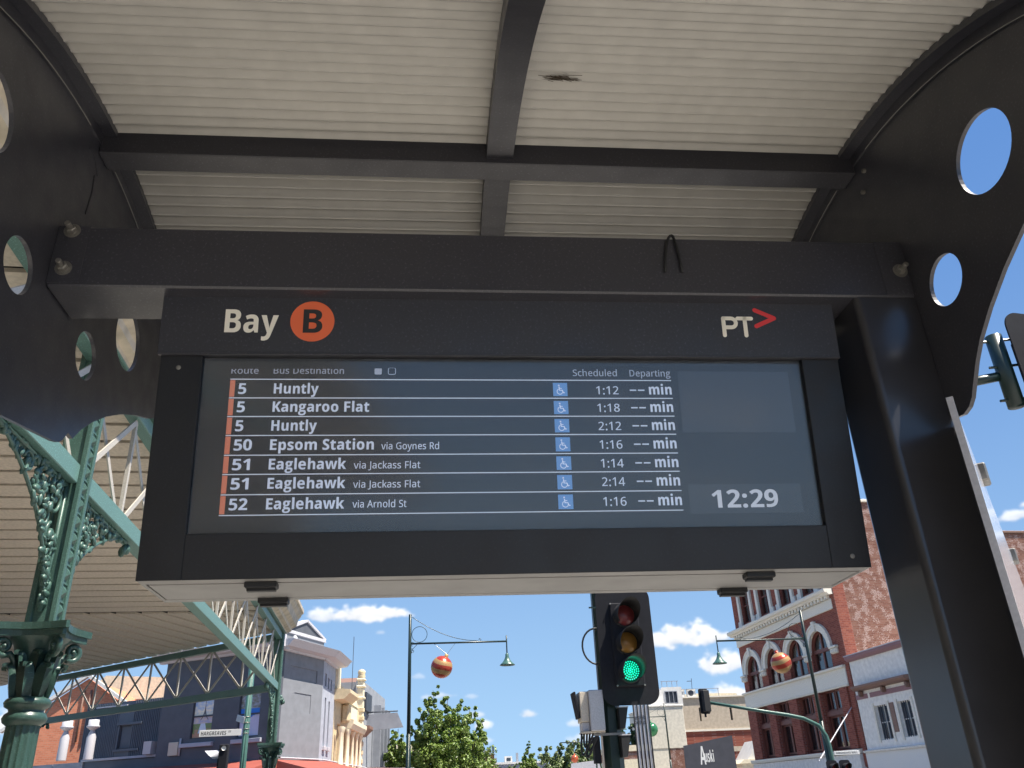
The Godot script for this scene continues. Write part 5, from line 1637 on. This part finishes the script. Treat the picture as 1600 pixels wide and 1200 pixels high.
func annex_and_left(A: Transform3D, W: float) -> void:
	# corrugated annex beyond the slate building (x runs negative in its frame)
	var b := thing("clad_annex", "slate-blue ribbed metal annex with one blank window left of the corner building", "building")
	b.transform = A
	part("wall", wall_mesh(4.9, 2.9, 6.25, 0.2, [[2.21, 4.22, 3.47, 5.22]]), M.clad_slate, b, Transform3D(Basis(), Vector3(-4.93, 0, -0.35)))
	var x := -1.95
	while x < -0.03:
		bar("rib", b, Vector3(x, 3.90, -0.35), Vector3(x + 0.045, 6.23, -0.315), M.clad_slate)
		x += 0.105
	x = -4.9
	while x < -1.95:
		if x < -2.9 or x > -1.42:
			bar("rib", b, Vector3(x, 3.90, -0.35), Vector3(x + 0.045, 6.23, -0.325), M.clad_slate)
		x += 0.105
	window(b, -2.72, 4.22, -1.46, 5.22, -0.42, M.dark_grey, M.clad_slate, 0, 0, 0.05)
	bar("window_surround", b, Vector3(-2.83, 4.12, -0.349), Vector3(-1.36, 4.215, -0.25), M.clad_slate)
	bar("window_surround", b, Vector3(-2.83, 5.225, -0.349), Vector3(-1.36, 5.32, -0.25), M.clad_slate)
	bar("sill_rail", b, Vector3(-4.6, 3.80, -0.349), Vector3(0.05, 3.895, -0.18), M.render_lilac)
	bar("air_conditioner", b, Vector3(-0.72, 3.90, -0.31), Vector3(-0.28, 4.42, 0.05), M.box_grey)
	bar("pipe", b, Vector3(-4.3, 6.05, -0.34), Vector3(-2.4, 6.10, -0.28), M.trim_lilac)
	bar("core", b, Vector3(-4.9, 0.0, -5.0), Vector3(-0.02, 6.2, -0.56), M.clad_slate)
	bar("lower_wall", b, Vector3(-4.3, 0.0, -0.5), Vector3(0.0, 3.79, -0.28), M.clad_slate)
	# pale hoarding panels at its foot
	var h := thing("hoarding", "pale blue-grey hoarding panels at the left below the orange brick gable", "hoarding", Vector3.ZERO)
	h.transform = A
	for i in 3:
		bar("panel", h, Vector3(-6.45 - i * 1.9, 0.0, -0.4), Vector3(-4.58 - i * 1.9, 3.80, -0.3), M.concrete_grey)
	# two bell-shaped white vents
	for i in 2:
		var v := thing("roof_vent", ["white bell-topped vent beside the ribbed annex", "white bell-topped vent beside the nearest green column"][i], "vent", Vector3(-14.95 - i * 1.12, 3.8, -41.2), 0.0, "white bell-topped vents")
		part("stack", lathe_mesh([Vector2(0.20, 0.0), Vector2(0.19, 0.9), Vector2(0.10, 1.15), Vector2(0.085, 1.22)], 20), M.box_grey, v)
		part("hood", lathe_mesh([Vector2(0.10, 1.2), Vector2(0.26, 1.30), Vector2(0.28, 1.36), Vector2(0.22, 1.40), Vector2(0.22, 1.62), Vector2(0.0001, 1.64)], 20), M.box_grey, v)
	# orange brick gable
	var g := thing("gabled_building", "orange brick gable seen through the verandah's far truss", "building", Vector3(-20.2, 0, -48))
	part("gable_wall", prism_mesh(PackedVector2Array([Vector2(-1.5, 0), Vector2(4.2, 0), Vector2(4.2, 6.7), Vector2(2.15, 8.1), Vector2(-1.5, 5.6)]), -6.0, 0.0), M.brick_orange, g)
	strut("barge_board", g, Vector3(-1.7, 5.62, 0.1), Vector3(2.15, 8.26, 0.1), 0.3, 0.16, M.tin_white)
	strut("barge_board", g, Vector3(4.5, 6.66, 0.1), Vector3(2.15, 8.26, 0.1), 0.3, 0.16, M.tin_white)
	for xx in [2.05, 2.4]:
		part("pipe", tube_mesh([Vector3(xx, 5.0, 0.06), Vector3(xx, 7.5, 0.06)], 0.05, 8), M.brown_trim, g)
	# white hip-roofed house behind
	var w := thing("white_house", "white-walled building with pale roof behind the orange gable", "building", Vector3(-17.2, 0, -54))
	part("wall", chamfer_mesh(Vector3(-3.0, 0, -6.0), Vector3(3.4, 7.65, 0), 0.02), M.tin_white, w)
	part("roof", prism_mesh(PackedVector2Array([Vector2(-3.6, 7.6), Vector2(3.7, 7.6), Vector2(1.6, 8.8), Vector2(-2.0, 9.0)]), -6.4, 0.4), M.stucco_pale, w)
	bar("eave", w, Vector3(-3.7, 7.45, 0.0), Vector3(3.8, 7.62, 0.55), M.brown_trim)
	bar("chimney", w, Vector3(2.0, 8.0, -2.0), Vector3(2.6, 9.6, -1.4), M.brick_orange)

func left_row() -> void:
	# cream ornate front, facing the street, beyond the slate building
	var b := thing("ornate_building", "cream Victorian stucco front with columns and turret beyond the slate building", "building")
	var a := Vector3(-4.72, 0, -43.78)
	var e := Vector3(-4.10, 0, -52.0)
	var W := facade(b, a, e)
	part("wall", wall_mesh(W, 2.6, 6.3, 0.35, [[0.9, 3.3, 2.0, 5.2], [2.7, 3.3, 3.7, 5.0], [4.2, 3.3, 5.0, 5.0], [5.5, 3.3, 6.3, 5.0]]), M.stucco_cream, b)
	for h in [[0.9, 3.3, 2.0, 5.2], [2.7, 3.3, 3.7, 5.0], [4.2, 3.3, 5.0, 5.0], [5.5, 3.3, 6.3, 5.0]]:
		window(b, h[0], h[1], h[2], h[3], -0.2, M.stucco_pale, M.pane_dark, 1, 1, 0.07)
	for x in [0.35, 0.75, 2.2, 2.5, 3.9, 5.25, 6.5]:
		part("column", lathe_mesh([Vector2(0.14, 2.9), Vector2(0.14, 3.1), Vector2(0.095, 3.15), Vector2(0.08, 4.7), Vector2(0.10, 4.76), Vector2(0.15, 4.92), Vector2(0.15, 5.0)], 14), M.stucco_pale, b, Transform3D(Basis(), Vector3(x, 0, 0.30)))
	# raking hood and stepped cornices that stand out over the footpath
	moulding("cornice", b, [Vector2(-0.05, 5.0), Vector2(0.5, 5.02), Vector2(0.62, 5.25), Vector2(0.62, 5.45), Vector2(-0.05, 5.6)], 2.1, 6.7, M.stucco_pale)
	moulding("cornice", b, [Vector2(-0.05, 6.2), Vector2(0.45, 6.22), Vector2(0.75, 6.5), Vector2(0.75, 6.66), Vector2(-0.05, 6.72)], -0.1, 2.6, M.stucco_cream)
	part("bracket", chamfer_mesh(Vector3(1.9, 5.3, -0.02), Vector3(2.5, 6.19, 0.42), 0.1), M.stucco_cream, b)
	part("parapet", chamfer_mesh(Vector3(0.0, 6.723, -0.4), Vector3(0.75, 7.95, 0.12), 0.03), M.stucco_pale, b)
	part("urn", lathe_mesh([Vector2(0.1, 7.95), Vector2(0.2, 8.1), Vector2(0.22, 8.3), Vector2(0.08, 8.42), Vector2(0.0001, 8.5)], 14), M.stucco_pale, b, Transform3D(Basis(), Vector3(0.4, 0, -0.1)))
	part("parapet", chamfer_mesh(Vector3(3.0, 5.603, -0.4), Vector3(6.2, 6.35, 0.15), 0.03), M.stucco_pale, b)
	part("pediment", prism_mesh(PackedVector2Array([Vector2(2.8, 6.352), Vector2(6.3, 6.352), Vector2(4.5, 6.95)]), -0.3, 0.2), M.stucco_pale, b)
	# shingled mansard tower: courses of slates, each one a step
	var tower := part("tower", chamfer_mesh(Vector3(2.6, 4.0, -2.6), Vector3(6.0, 6.95, -0.42), 0.03), M.stucco_cream, b)
	for i in 7:
		var y := 6.95 + i * 0.16
		var inset := i * 0.13
		part("slate_course", prism_mesh(PackedVector2Array([Vector2(2.5 + inset, y), Vector2(6.1 - inset, y), Vector2(6.0 - inset, y + 0.155), Vector2(2.6 + inset, y + 0.155)]), -2.7 + inset, -0.32 - inset), M.slate_shingle, b)
	# slender corner pier with banded cap
	part("pier", chamfer_mesh(Vector3(W - 0.55, 2.6, -0.15), Vector3(W - 0.20, 8.0, 0.22), 0.03), M.stucco_pale, b)
	for y in [7.0, 7.62, 8.0]:
		part("pier_band", chamfer_mesh(Vector3(W - 0.62, y, -0.22), Vector3(W - 0.13, y + 0.14, 0.29), 0.04), M.stucco_pale, b)
	part("pier_cap", lathe_mesh([Vector2(0.20, 8.145), Vector2(0.23, 8.25), Vector2(0.19, 8.36), Vector2(0.23, 8.45), Vector2(0.19, 8.6), Vector2(0.0001, 8.68)], 14), M.stucco_cream, b, Transform3D(Basis(), Vector3(W - 0.375, 0, 0.035)))
	for k in 9:
		part("quoin", chamfer_mesh(Vector3(W - 0.60, 2.7 + k * 0.45, -0.20), Vector3(W - 0.15, 2.95 + k * 0.45, 0.26), 0.03), M.stucco_cream, b)
	moulding("balcony", b, [Vector2(-0.05, 4.95), Vector2(0.35, 5.0), Vector2(0.75, 5.35), Vector2(0.75, 5.5), Vector2(-0.05, 5.55)], W - 1.4, W + 0.05, M.brown_trim)
	bar("core", b, Vector3(0.02, 0, -7.0), Vector3(W - 0.02, 6.25, -0.40), M.stucco_cream)
	# plain grey block behind
	var g := thing("grey_block", "plain grey modern block with slit windows past the cream front", "building")
	var W2 := facade(g, Vector3(-4.05, 0, -52.2), Vector3(-3.27, 0, -62.6))
	part("wall", wall_mesh(W2, 2.5, 8.1, 0.4, [[4.4, 3.0, 4.9, 6.6], [6.0, 3.0, 6.6, 6.8], [7.7, 3.0, 8.3, 6.9], [9.3, 3.0, 9.7, 6.9]]), M.concrete_grey, g)
	for h in [[4.4, 3.0, 4.9, 6.6], [6.0, 3.0, 6.6, 6.8], [7.7, 3.0, 8.3, 6.9], [9.3, 3.0, 9.7, 6.9]]:
		bar("pane", g, Vector3(h[0] - 0.05, h[1] - 0.05, -0.35), Vector3(h[2] + 0.05, h[3] + 0.05, -0.28), M.pane_dark)
		bar("fin", g, Vector3(h[2] + 0.15, 2.6, -0.02), Vector3(h[2] + 0.35, 7.2, 0.45), M.concrete_grey)
	bar("end_wall", g, Vector3(-0.02, 2.5, -5.0), Vector3(0.35, 6.3, 0.02), M.render_slate)
	bar("louvre", g, Vector3(0.36, 6.5, 0.003), Vector3(2.6, 7.5, 0.2), M.dark_grey)
	bar("core", g, Vector3(0.36, 0, -6.0), Vector3(W2 - 0.02, 8.08, -0.41), M.concrete_grey)
	part("roof", prism_mesh(PackedVector2Array([Vector2(1.2, 8.102), Vector2(5.6, 8.102), Vector2(2.2, 8.55)]), -5.5, -0.4), M.brown_trim, g)
	part("antenna", tube_mesh([Vector3(-0.2, 6.0, -0.6), Vector3(-0.2, 10.6, -0.6)], 0.018, 5), M.dark_grey, g)
	# panel sign jutting over the footpath
	var s := thing("projecting_panel", "flat grey panel jutting over the street from the plain grey block", "panel", Vector3(-4.25, 0, -54.3))
	part("panel", prism_mesh(PackedVector2Array([Vector2(0.05, 6.38), Vector2(2.18, 6.46), Vector2(2.55, 5.62), Vector2(0.42, 5.48)]), -0.06, 0.06), M.concrete_grey, s)
	part("support", tube_mesh([Vector3(-0.2, 6.52, 0), Vector3(2.2, 6.55, 0)], 0.04, 8), M.dark_grey, s)
	# small arcade-topped building far down the street
	var f := thing("arcade_building", "small cream building with an arched parapet beside the tree", "building", Vector3(-3.6, 0, -72))
	part("wall", wall_mesh(3.4, 0.0, 4.8, 0.3, [[1.5, 3.2, 2.6, 4.3]]), M.stucco_pale, f)
	bar("pane", f, Vector3(1.45, 3.15, -0.25), Vector3(2.65, 4.35, -0.2), M.pane_dark)
	bar("cornice", f, Vector3(-0.2, 4.801, -0.4), Vector3(3.5, 5.0, 0.3), M.stucco_cream)
	part("parapet", prism_mesh(PackedVector2Array([Vector2(0.0, 5.001), Vector2(0.55, 5.001), Vector2(0.55, 5.15), Vector2(0.65, 5.32), Vector2(0.85, 5.4), Vector2(1.05, 5.32), Vector2(1.15, 5.15), Vector2(1.15, 5.001), Vector2(3.3, 5.001), Vector2(3.3, 5.65), Vector2(0.0, 5.65)]), -0.3, 0.0), M.stucco_pale, f)
	bar("core", f, Vector3(0.02, 0, -6.0), Vector3(3.38, 4.79, -0.31), M.stucco_pale)
	part("mast", tube_mesh([Vector3(0.9, 5.65, -1), Vector3(0.9, 6.9, -1)], 0.025, 5), M.dark_grey, f)

func right_row() -> void:
	var w := thing("blank_wall_building", "pale grey building with a blank rendered wall behind the distant lamp", "building", Vector3(16.8, 0, -68))
	part("wall", chamfer_mesh(Vector3(0, 4.45, -7.0), Vector3(2.75, 7.45, 0), 0.03), M.cream_render, w)
	part("coping", chamfer_mesh(Vector3(-0.06, 7.452, -7.0), Vector3(2.81, 7.58, 0.06), 0.02), M.white_render, w)
	part("base", chamfer_mesh(Vector3(0.03, 0.0, -6.9), Vector3(1.35, 4.448, -0.04), 0.02), M.cream_render, w)
	part("base", chamfer_mesh(Vector3(1.352, 0.0, -6.9), Vector3(2.72, 4.448, -0.04), 0.02), M.brick_side, w)
	# glazed plant room on its roof
	var r := thing("roof_plant_room", "small sloped-roof plant room with white rails on the pale building", "plant room", Vector3(17.4, 7.58, -70))
	part("wall", prism_mesh(PackedVector2Array([Vector2(0.0, 0.0), Vector2(2.8, 0.0), Vector2(2.8, 1.5), Vector2(1.2, 1.5)]), -2.0, 0.0), M.tin_white, r)
	for i in 4:
		bar("rail_post", r, Vector3(1.3 + i * 0.42, 1.502, -0.4), Vector3(1.34 + i * 0.42, 2.0, -0.36), M.concrete_grey)
	bar("rail", r, Vector3(1.25, 1.97, -0.41), Vector3(2.7, 2.01, -0.35), M.concrete_grey)
	window(r, 1.35, 0.25, 2.4, 1.2, 0.05, M.concrete_grey, M.pane_dark, 2, 0, 0.05)
	# beige block with rooftop air conditioners
	var b := thing("beige_building", "beige concrete building with two rooftop air conditioners and a brick band", "building", Vector3(20.9, 0, -76))
	part("wall", wall_mesh(7.2, 6.18, 8.76, 0.4, [[2.36, 6.85, 2.52, 7.95], [5.12, 6.85, 5.32, 7.9]]), M.beige_concrete, b)
	bar("slot", b, Vector3(2.3, 6.8, -0.3), Vector3(2.58, 8.0, -0.25), M.pane_dark)
	bar("slot", b, Vector3(5.06, 6.8, -0.3), Vector3(5.38, 7.95, -0.25), M.pane_dark)
	bar("band", b, Vector3(-0.05, 6.03, -0.4), Vector3(7.25, 6.178, 0.08), M.trim_cream)
	bar("brick_band", b, Vector3(0.0, 4.75, -0.4), Vector3(7.2, 6.028, -0.02), M.brick_red)
	bar("band", b, Vector3(-0.02, 4.35, -0.4), Vector3(7.22, 4.748, 0.03), M.beige_concrete)
	bar("brick_base", b, Vector3(0.0, 0.0, -0.4), Vector3(7.2, 4.348, -0.02), M.brick_red)
	bar("coping", b, Vector3(-0.1, 8.762, -0.5), Vector3(7.3, 8.87, 0.14), M.trim_cream)
	part("roof", prism_mesh(PackedVector2Array([Vector2(0.2, 8.872), Vector2(7.2, 8.872), Vector2(7.0, 9.35), Vector2(3.4, 9.42), Vector2(0.4, 9.3)]), -8.0, -3.0), M.stucco_pale, b)
	bar("core", b, Vector3(0.02, 0, -8.0), Vector3(7.18, 8.76, -0.42), M.beige_concrete)
	for i in 4:
		bar("rail_post", b, Vector3(0.05 + i * 1.45, 8.872, -0.3), Vector3(0.09 + i * 1.45, 9.55, -0.26), M.concrete_grey)
	bar("rail", b, Vector3(0.0, 9.51, -0.31), Vector3(4.5, 9.55, -0.25), M.concrete_grey)
	part("antenna", tube_mesh([Vector3(2.1, 8.87, -0.5), Vector3(2.2, 10.45, -0.5)], 0.025, 5), M.dark_grey, b)
	bar("antenna", b, Vector3(1.75, 10.2, -0.51), Vector3(2.19, 10.25, -0.49), M.dark_grey)
	for i in 2:
		var ac := thing("air_conditioner", ["left-hand rooftop air conditioner on the beige building", "right-hand rooftop air conditioner on the beige building"][i], "air conditioner", Vector3(21.9 + i * 1.0, 8.87, -76.35), 0.0, "rooftop air conditioners")
		part("case", chamfer_mesh(Vector3(-0.38, 0.0, -0.3), Vector3(0.38, 0.68, 0.0), 0.02), M.tin_white, ac)
		part("fan_guard", lathe_mesh([Vector2(0.0001, 0.012), Vector2(0.2, 0.012), Vector2(0.25, 0.0)], 20), M.dark_grey, ac, Transform3D(Basis(Vector3.RIGHT, PI / 2), Vector3(-0.06, 0.34, 0.001)))
	# peaked shop roof between beige and red buildings
	var p := thing("peaked_shop", "small shop with a pointed white gable left of the red building", "building", Vector3(24.0, 0, -69))
	part("gable", prism_mesh(PackedVector2Array([Vector2(0.5, 3.5), Vector2(1.6, 3.5), Vector2(1.5, 4.85)]), -3.0, 0.0), M.tin_white, p)
	part("roof", prism_mesh(PackedVector2Array([Vector2(-0.3, 3.2), Vector2(2.0, 3.2), Vector2(1.7, 3.49), Vector2(0.1, 3.49)]), -3.0, 0.3), M.stucco_pale, p)
	bar("wall", p, Vector3(0.0, 0, -3.0), Vector3(1.9, 3.19, -0.05), M.cream_render)
	# low brick building between the signal pole and the pylon
	var l := thing("low_brick_shop", "low brick shop with a cream parapet between signal pole and pylon", "building", Vector3(12.4, 0, -61))
	bar("wall", l, Vector3(0, 0, -5), Vector3(2.6, 3.58, 0), M.stucco_pale)
	bar("brick_band", l, Vector3(0, 3.581, -5), Vector3(2.6, 4.08, -0.01), M.brick_side)
	bar("parapet", l, Vector3(-0.05, 4.081, -5), Vector3(2.65, 4.45, 0.05), M.stucco_pale)
	# white shade sail left of the signal pole
	var sh := thing("shop_blind", "pale flat shop blind low beside the signal pole's cables", "blind", Vector3(8.4, 0, -55))
	part("sheet", prism_mesh(PackedVector2Array([Vector2(0.0, 2.2), Vector2(2.0, 2.2), Vector2(1.75, 3.42), Vector2(0.05, 3.28)]), -0.1, 0.0), M.trim_lilac, sh)
	# far rooftops at the end of the street
	var f := thing("far_brick_house", "distant brick house with a grey pyramid roof behind the tree", "building", Vector3(5.4, 0, -110))
	bar("wall", f, Vector3(0.4, 0, -6), Vector3(2.15, 6.3, 0), M.brick_red)
	part("roof", prism_mesh(PackedVector2Array([Vector2(-0.6, 6.302), Vector2(2.3, 6.302), Vector2(0.1, 7.3)]), -6.3, 0.3), M.concrete_grey, f)
	bar("chimney", f, Vector3(2.0, 6.0, -1.2), Vector3(2.22, 7.45, -1.0), M.dark_grey)
	bar("chimney", f, Vector3(1.4, 6.3, -1.2), Vector3(1.65, 7.05, -1.0), M.dark_grey)
	var g := thing("far_long_building", "long low pale building closing the street with small roof boxes", "building", Vector3(7.2, 0, -120))
	bar("wall", g, Vector3(-2.0, 0, -8), Vector3(8.2, 5.5, 0), M.concrete_grey)
	bar("parapet", g, Vector3(-2.1, 5.501, -8), Vector3(8.3, 5.75, 0.15), M.tin_white)
	bar("roof_box", g, Vector3(2.5, 5.75, -2), Vector3(3.5, 6.5, -1), M.tin_white)
	bar("roof_box", g, Vector3(2.75, 5.9, -1.0), Vector3(3.3, 6.3, -0.96), M.pane_dark)
	bar("roof_box", g, Vector3(4.1, 5.75, -2), Vector3(4.4, 6.9, -1.7), M.concrete_grey)
	bar("roof_box", g, Vector3(1.2, 5.75, -2), Vector3(1.5, 6.4, -1.7), M.concrete_grey)

# ---------------------------------------------------------------- trees
# limbs: list of [tip, spread]; leaves gather round the outer part of each limb
func tree(called: String, label: String, base: Vector3, fork_y: float, trunk_r: float, limbs: Array, leaves: int, leaf: float, lm: Material, sd: int, group := "") -> void:
	var r := RandomNumberGenerator.new()
	r.seed = sd
	var t := thing(called, label, "tree", base, 0.0, group)
	var fork := Vector3(0, fork_y, 0)
	var st := new_st()
	st.set_smooth_group(0)
	add_tube(st, [Vector3.ZERO, Vector3(0.02, fork_y * 0.5, 0.01), fork], trunk_r, 9, Transform3D(), trunk_r * 0.75)
	for l in limbs:
		var tip: Vector3 = l[0]
		var mid := fork.lerp(tip, 0.5) + Vector3(tip.x, 0, tip.z) * 0.16
		add_tube(st, [fork - Vector3(0, fork_y * 0.15, 0), mid, tip], trunk_r * 0.5, 6, Transform3D(), 0.012)
	part("trunk", commit(st), M.bark, t)
	var v := PackedVector3Array()
	var nn := PackedVector3Array()
	var cc := PackedColorArray()
	for l in limbs:
		var tip: Vector3 = l[0]
		var spread: float = l[1] * 1.3
		var mid := fork.lerp(tip, 0.5) + Vector3(tip.x, 0, tip.z) * 0.16
		var clumps := []
		for c in 34:
			var u := lerpf(0.22, 1.0, c / 33.0)
			var p := fork.lerp(mid, u * 2.0) if u < 0.5 else mid.lerp(tip, u * 2.0 - 1.0)
			var sp := spread * lerpf(1.0, 0.38, pow(u, 2.2))
			p += Vector3(r.randfn(), r.randfn() * 0.5, r.randfn()) * sp * 0.62
			clumps.append([p, sp * r.randf_range(0.25, 0.5)])
		for i in int(leaves / float(limbs.size())):
			var c: Array = clumps[r.randi() % clumps.size()]
			var dirv := Vector3(r.randfn(), r.randfn(), r.randfn()).normalized()
			var p: Vector3 = c[0] + dirv * float(c[1]) * pow(r.randf(), 0.4)
			var out := (dirv + Vector3(0, 0.5, 0) + Vector3(r.randfn(), r.randfn(), r.randfn()) * 0.45).normalized()
			var side := out.cross(Vector3(r.randfn(), r.randfn(), r.randfn())).normalized()
			var len := out.cross(side)
			var s := leaf * r.randf_range(0.65, 1.25)
			var a := p - len * s * 0.5
			var b := p + side * s * 0.30 + out * s * 0.06
			var d := p + len * s * 0.5
			var e := p - side * s * 0.30 + out * s * 0.06
			var tone := r.randf_range(0.62, 1.0)
			var tint := Color(tone * r.randf_range(0.85, 1.0), tone, tone * r.randf_range(0.6, 1.0))
			for q in [a, b, d, a, d, e]:
				v.append(q)
				cc.append(tint)
	var arr := []
	arr.resize(Mesh.ARRAY_MAX)
	arr[Mesh.ARRAY_VERTEX] = v
	for i in range(0, v.size(), 3):
		var fn := (v[i + 2] - v[i]).cross(v[i + 1] - v[i]).normalized()
		for j in 3:
			nn.append(fn)
	arr[Mesh.ARRAY_NORMAL] = nn
	arr[Mesh.ARRAY_COLOR] = cc
	var am := ArrayMesh.new()
	am.add_surface_from_arrays(Mesh.PRIMITIVE_TRIANGLES, arr)
	part("crown", am, lm, t)

func build_trees() -> void:
	var r := RandomNumberGenerator.new()
	r.seed = 4
	# upright leafy street tree
	var limbs := []
	for q in [[-0.9, 7.95, 0.55], [0.05, 7.75, 0.6], [-1.75, 6.9, 0.6], [1.55, 7.05, 0.6], [0.75, 7.2, 0.7], [-1.3, 7.4, 0.5], [2.5, 5.45, 0.5], [2.15, 6.2, 0.55], [-2.2, 5.8, 0.55], [0.2, 6.4, 0.9], [-0.8, 6.3, 0.9], [1.2, 6.0, 0.9], [-1.5, 5.2, 0.9], [1.8, 4.9, 0.8], [0.3, 5.2, 1.0], [-0.6, 4.6, 1.0], [2.2, 4.2, 0.7], [-2.1, 4.4, 0.7], [0.9, 4.2, 1.0]]:
		limbs.append([Vector3(q[0], q[1], r.randf_range(-1.6, 1.6)), q[2]])
	tree("street_tree", "large upright leafy tree right of the lamp with the red bauble", Vector3(0.98, 0, -58), 2.3, 0.16, limbs, 52000, 0.18, M.leaf_green, 31, "street trees")
	limbs = []
	for q in [[-0.2, 5.75, 0.45], [0.35, 5.4, 0.45], [-0.5, 5.0, 0.5], [0.1, 4.6, 0.6], [0.45, 4.2, 0.5], [-0.4, 3.9, 0.6]]:
		limbs.append([Vector3(q[0], q[1], r.randf_range(-0.6, 0.6)), q[2]])
	tree("street_tree", "smaller leafy tree left of the lamp pole with the red bauble", Vector3(-2.15, 0, -59), 1.9, 0.1, limbs, 13000, 0.18, M.leaf_green, 32, "street trees")
	limbs = []
	for q in [[0.1, 5.35, 0.45], [0.6, 4.7, 0.5], [-0.5, 4.7, 0.5], [-0.9, 4.2, 0.5], [1.0, 4.1, 0.5], [0.1, 4.2, 0.7]]:
		limbs.append([Vector3(q[0], q[1], r.randf_range(-0.7, 0.7)), q[2]])
	tree("street_tree", "pale green tree at the right foot of the large leafy tree", Vector3(3.85, 0, -75), 2.0, 0.1, limbs, 13000, 0.19, M.leaf_light, 33, "street trees")
	limbs = []
	for q in [[0.0, 5.85, 0.3], [0.35, 5.0, 0.4], [-0.35, 5.0, 0.4], [0.6, 4.3, 0.45], [-0.6, 4.3, 0.45], [0.0, 4.5, 0.6], [0.75, 3.7, 0.45], [-0.75, 3.7, 0.45], [0.0, 3.6, 0.7]]:
		limbs.append([Vector3(q[0], q[1], r.randf_range(-0.5, 0.5)), q[2]])
	tree("street_tree", "narrow cone-shaped tree alone in the middle of the street's end", Vector3(8.55, 0, -80), 2.0, 0.1, limbs, 16000, 0.18, M.leaf_green, 34, "street trees")
	limbs = []
	for q in [[-1.6, 4.9, 0.6], [-0.6, 5.0, 0.6], [0.3, 5.35, 0.6], [1.1, 5.45, 0.6], [1.9, 5.2, 0.6], [-1.2, 4.2, 0.7], [0.5, 4.3, 0.9], [1.6, 4.2, 0.8], [-0.3, 3.8, 0.9], [2.6, 4.9, 0.6], [3.3, 4.5, 0.6]]:
		limbs.append([Vector3(q[0], q[1], r.randf_range(-1.2, 1.2)), q[2]])
	tree("street_tree", "loose olive-green tree behind the equipment box cables", Vector3(10.4, 0, -70), 2.0, 0.12, limbs, 18000, 0.20, M.leaf_olive, 35, "street trees")
	limbs = []
	for q in [[0.0, 6.6, 0.5], [0.6, 6.2, 0.5], [-0.6, 6.0, 0.5], [0.1, 5.6, 0.6], [0.9, 5.4, 0.5]]:
		limbs.append([Vector3(q[0], q[1], r.randf_range(-0.7, 0.7)), q[2]])
	tree("street_tree", "distant dark tree top between signal pole and striped pylon", Vector3(16.2, 0, -72), 3.0, 0.1, limbs, 4500, 0.2, M.leaf_dark, 36, "street trees")
	limbs = []
	for i in 9:
		limbs.append([Vector3(-1.9 + i * 0.5, 4.3 + 0.5 * sin(i * 1.7), r.randf_range(-0.6, 0.6)), 0.5])
	tree("street_tree", "row of low distant foliage at the street's end left of the cone-shaped tree", Vector3(8.4, 0, -100), 2.2, 0.1, limbs, 12000, 0.22, M.leaf_olive, 37, "street trees")

# ---------------------------------------------------------------- ground
func build_ground() -> void:
	var st := new_st()
	quad(st, Vector3(-400, -0.13, 400), Vector3(-400, -0.13, -700), Vector3(400, -0.13, -700), Vector3(400, -0.13, 400))
	structure("ground", commit(st), M.asphalt)
	# paved footpaths and mall, each a slab with a kerb edge
	structure("footpath", chamfer_mesh(Vector3(-60, -0.20, -16.5), Vector3(13.0, 0.0, 60), 0.02), M.paving)
	structure("kerb", chamfer_mesh(Vector3(13.005, -0.20, -16.5), Vector3(13.20, 0.003, 60), 0.02), M.kerb_stone)
	structure("mall_paving", chamfer_mesh(Vector3(-26, -0.20, -160), Vector3(34, -0.004, -33), 0.02), M.mall_granite)
	structure("far_footpath", chamfer_mesh(Vector3(18.5, -0.20, -32.9), Vector3(60, -0.004, 60), 0.02), M.paving)

func _ready() -> void:
	rng.seed = 1
	setup_view()
	setup_materials()
	build_ground()
	build_shelter()
	build_verandah()
	red_building()
	white_building()
	slate_building()
	left_row()
	right_row()
	build_trees()
	build_sign()
	build_signals()
	build_lamps()
	build_signs()
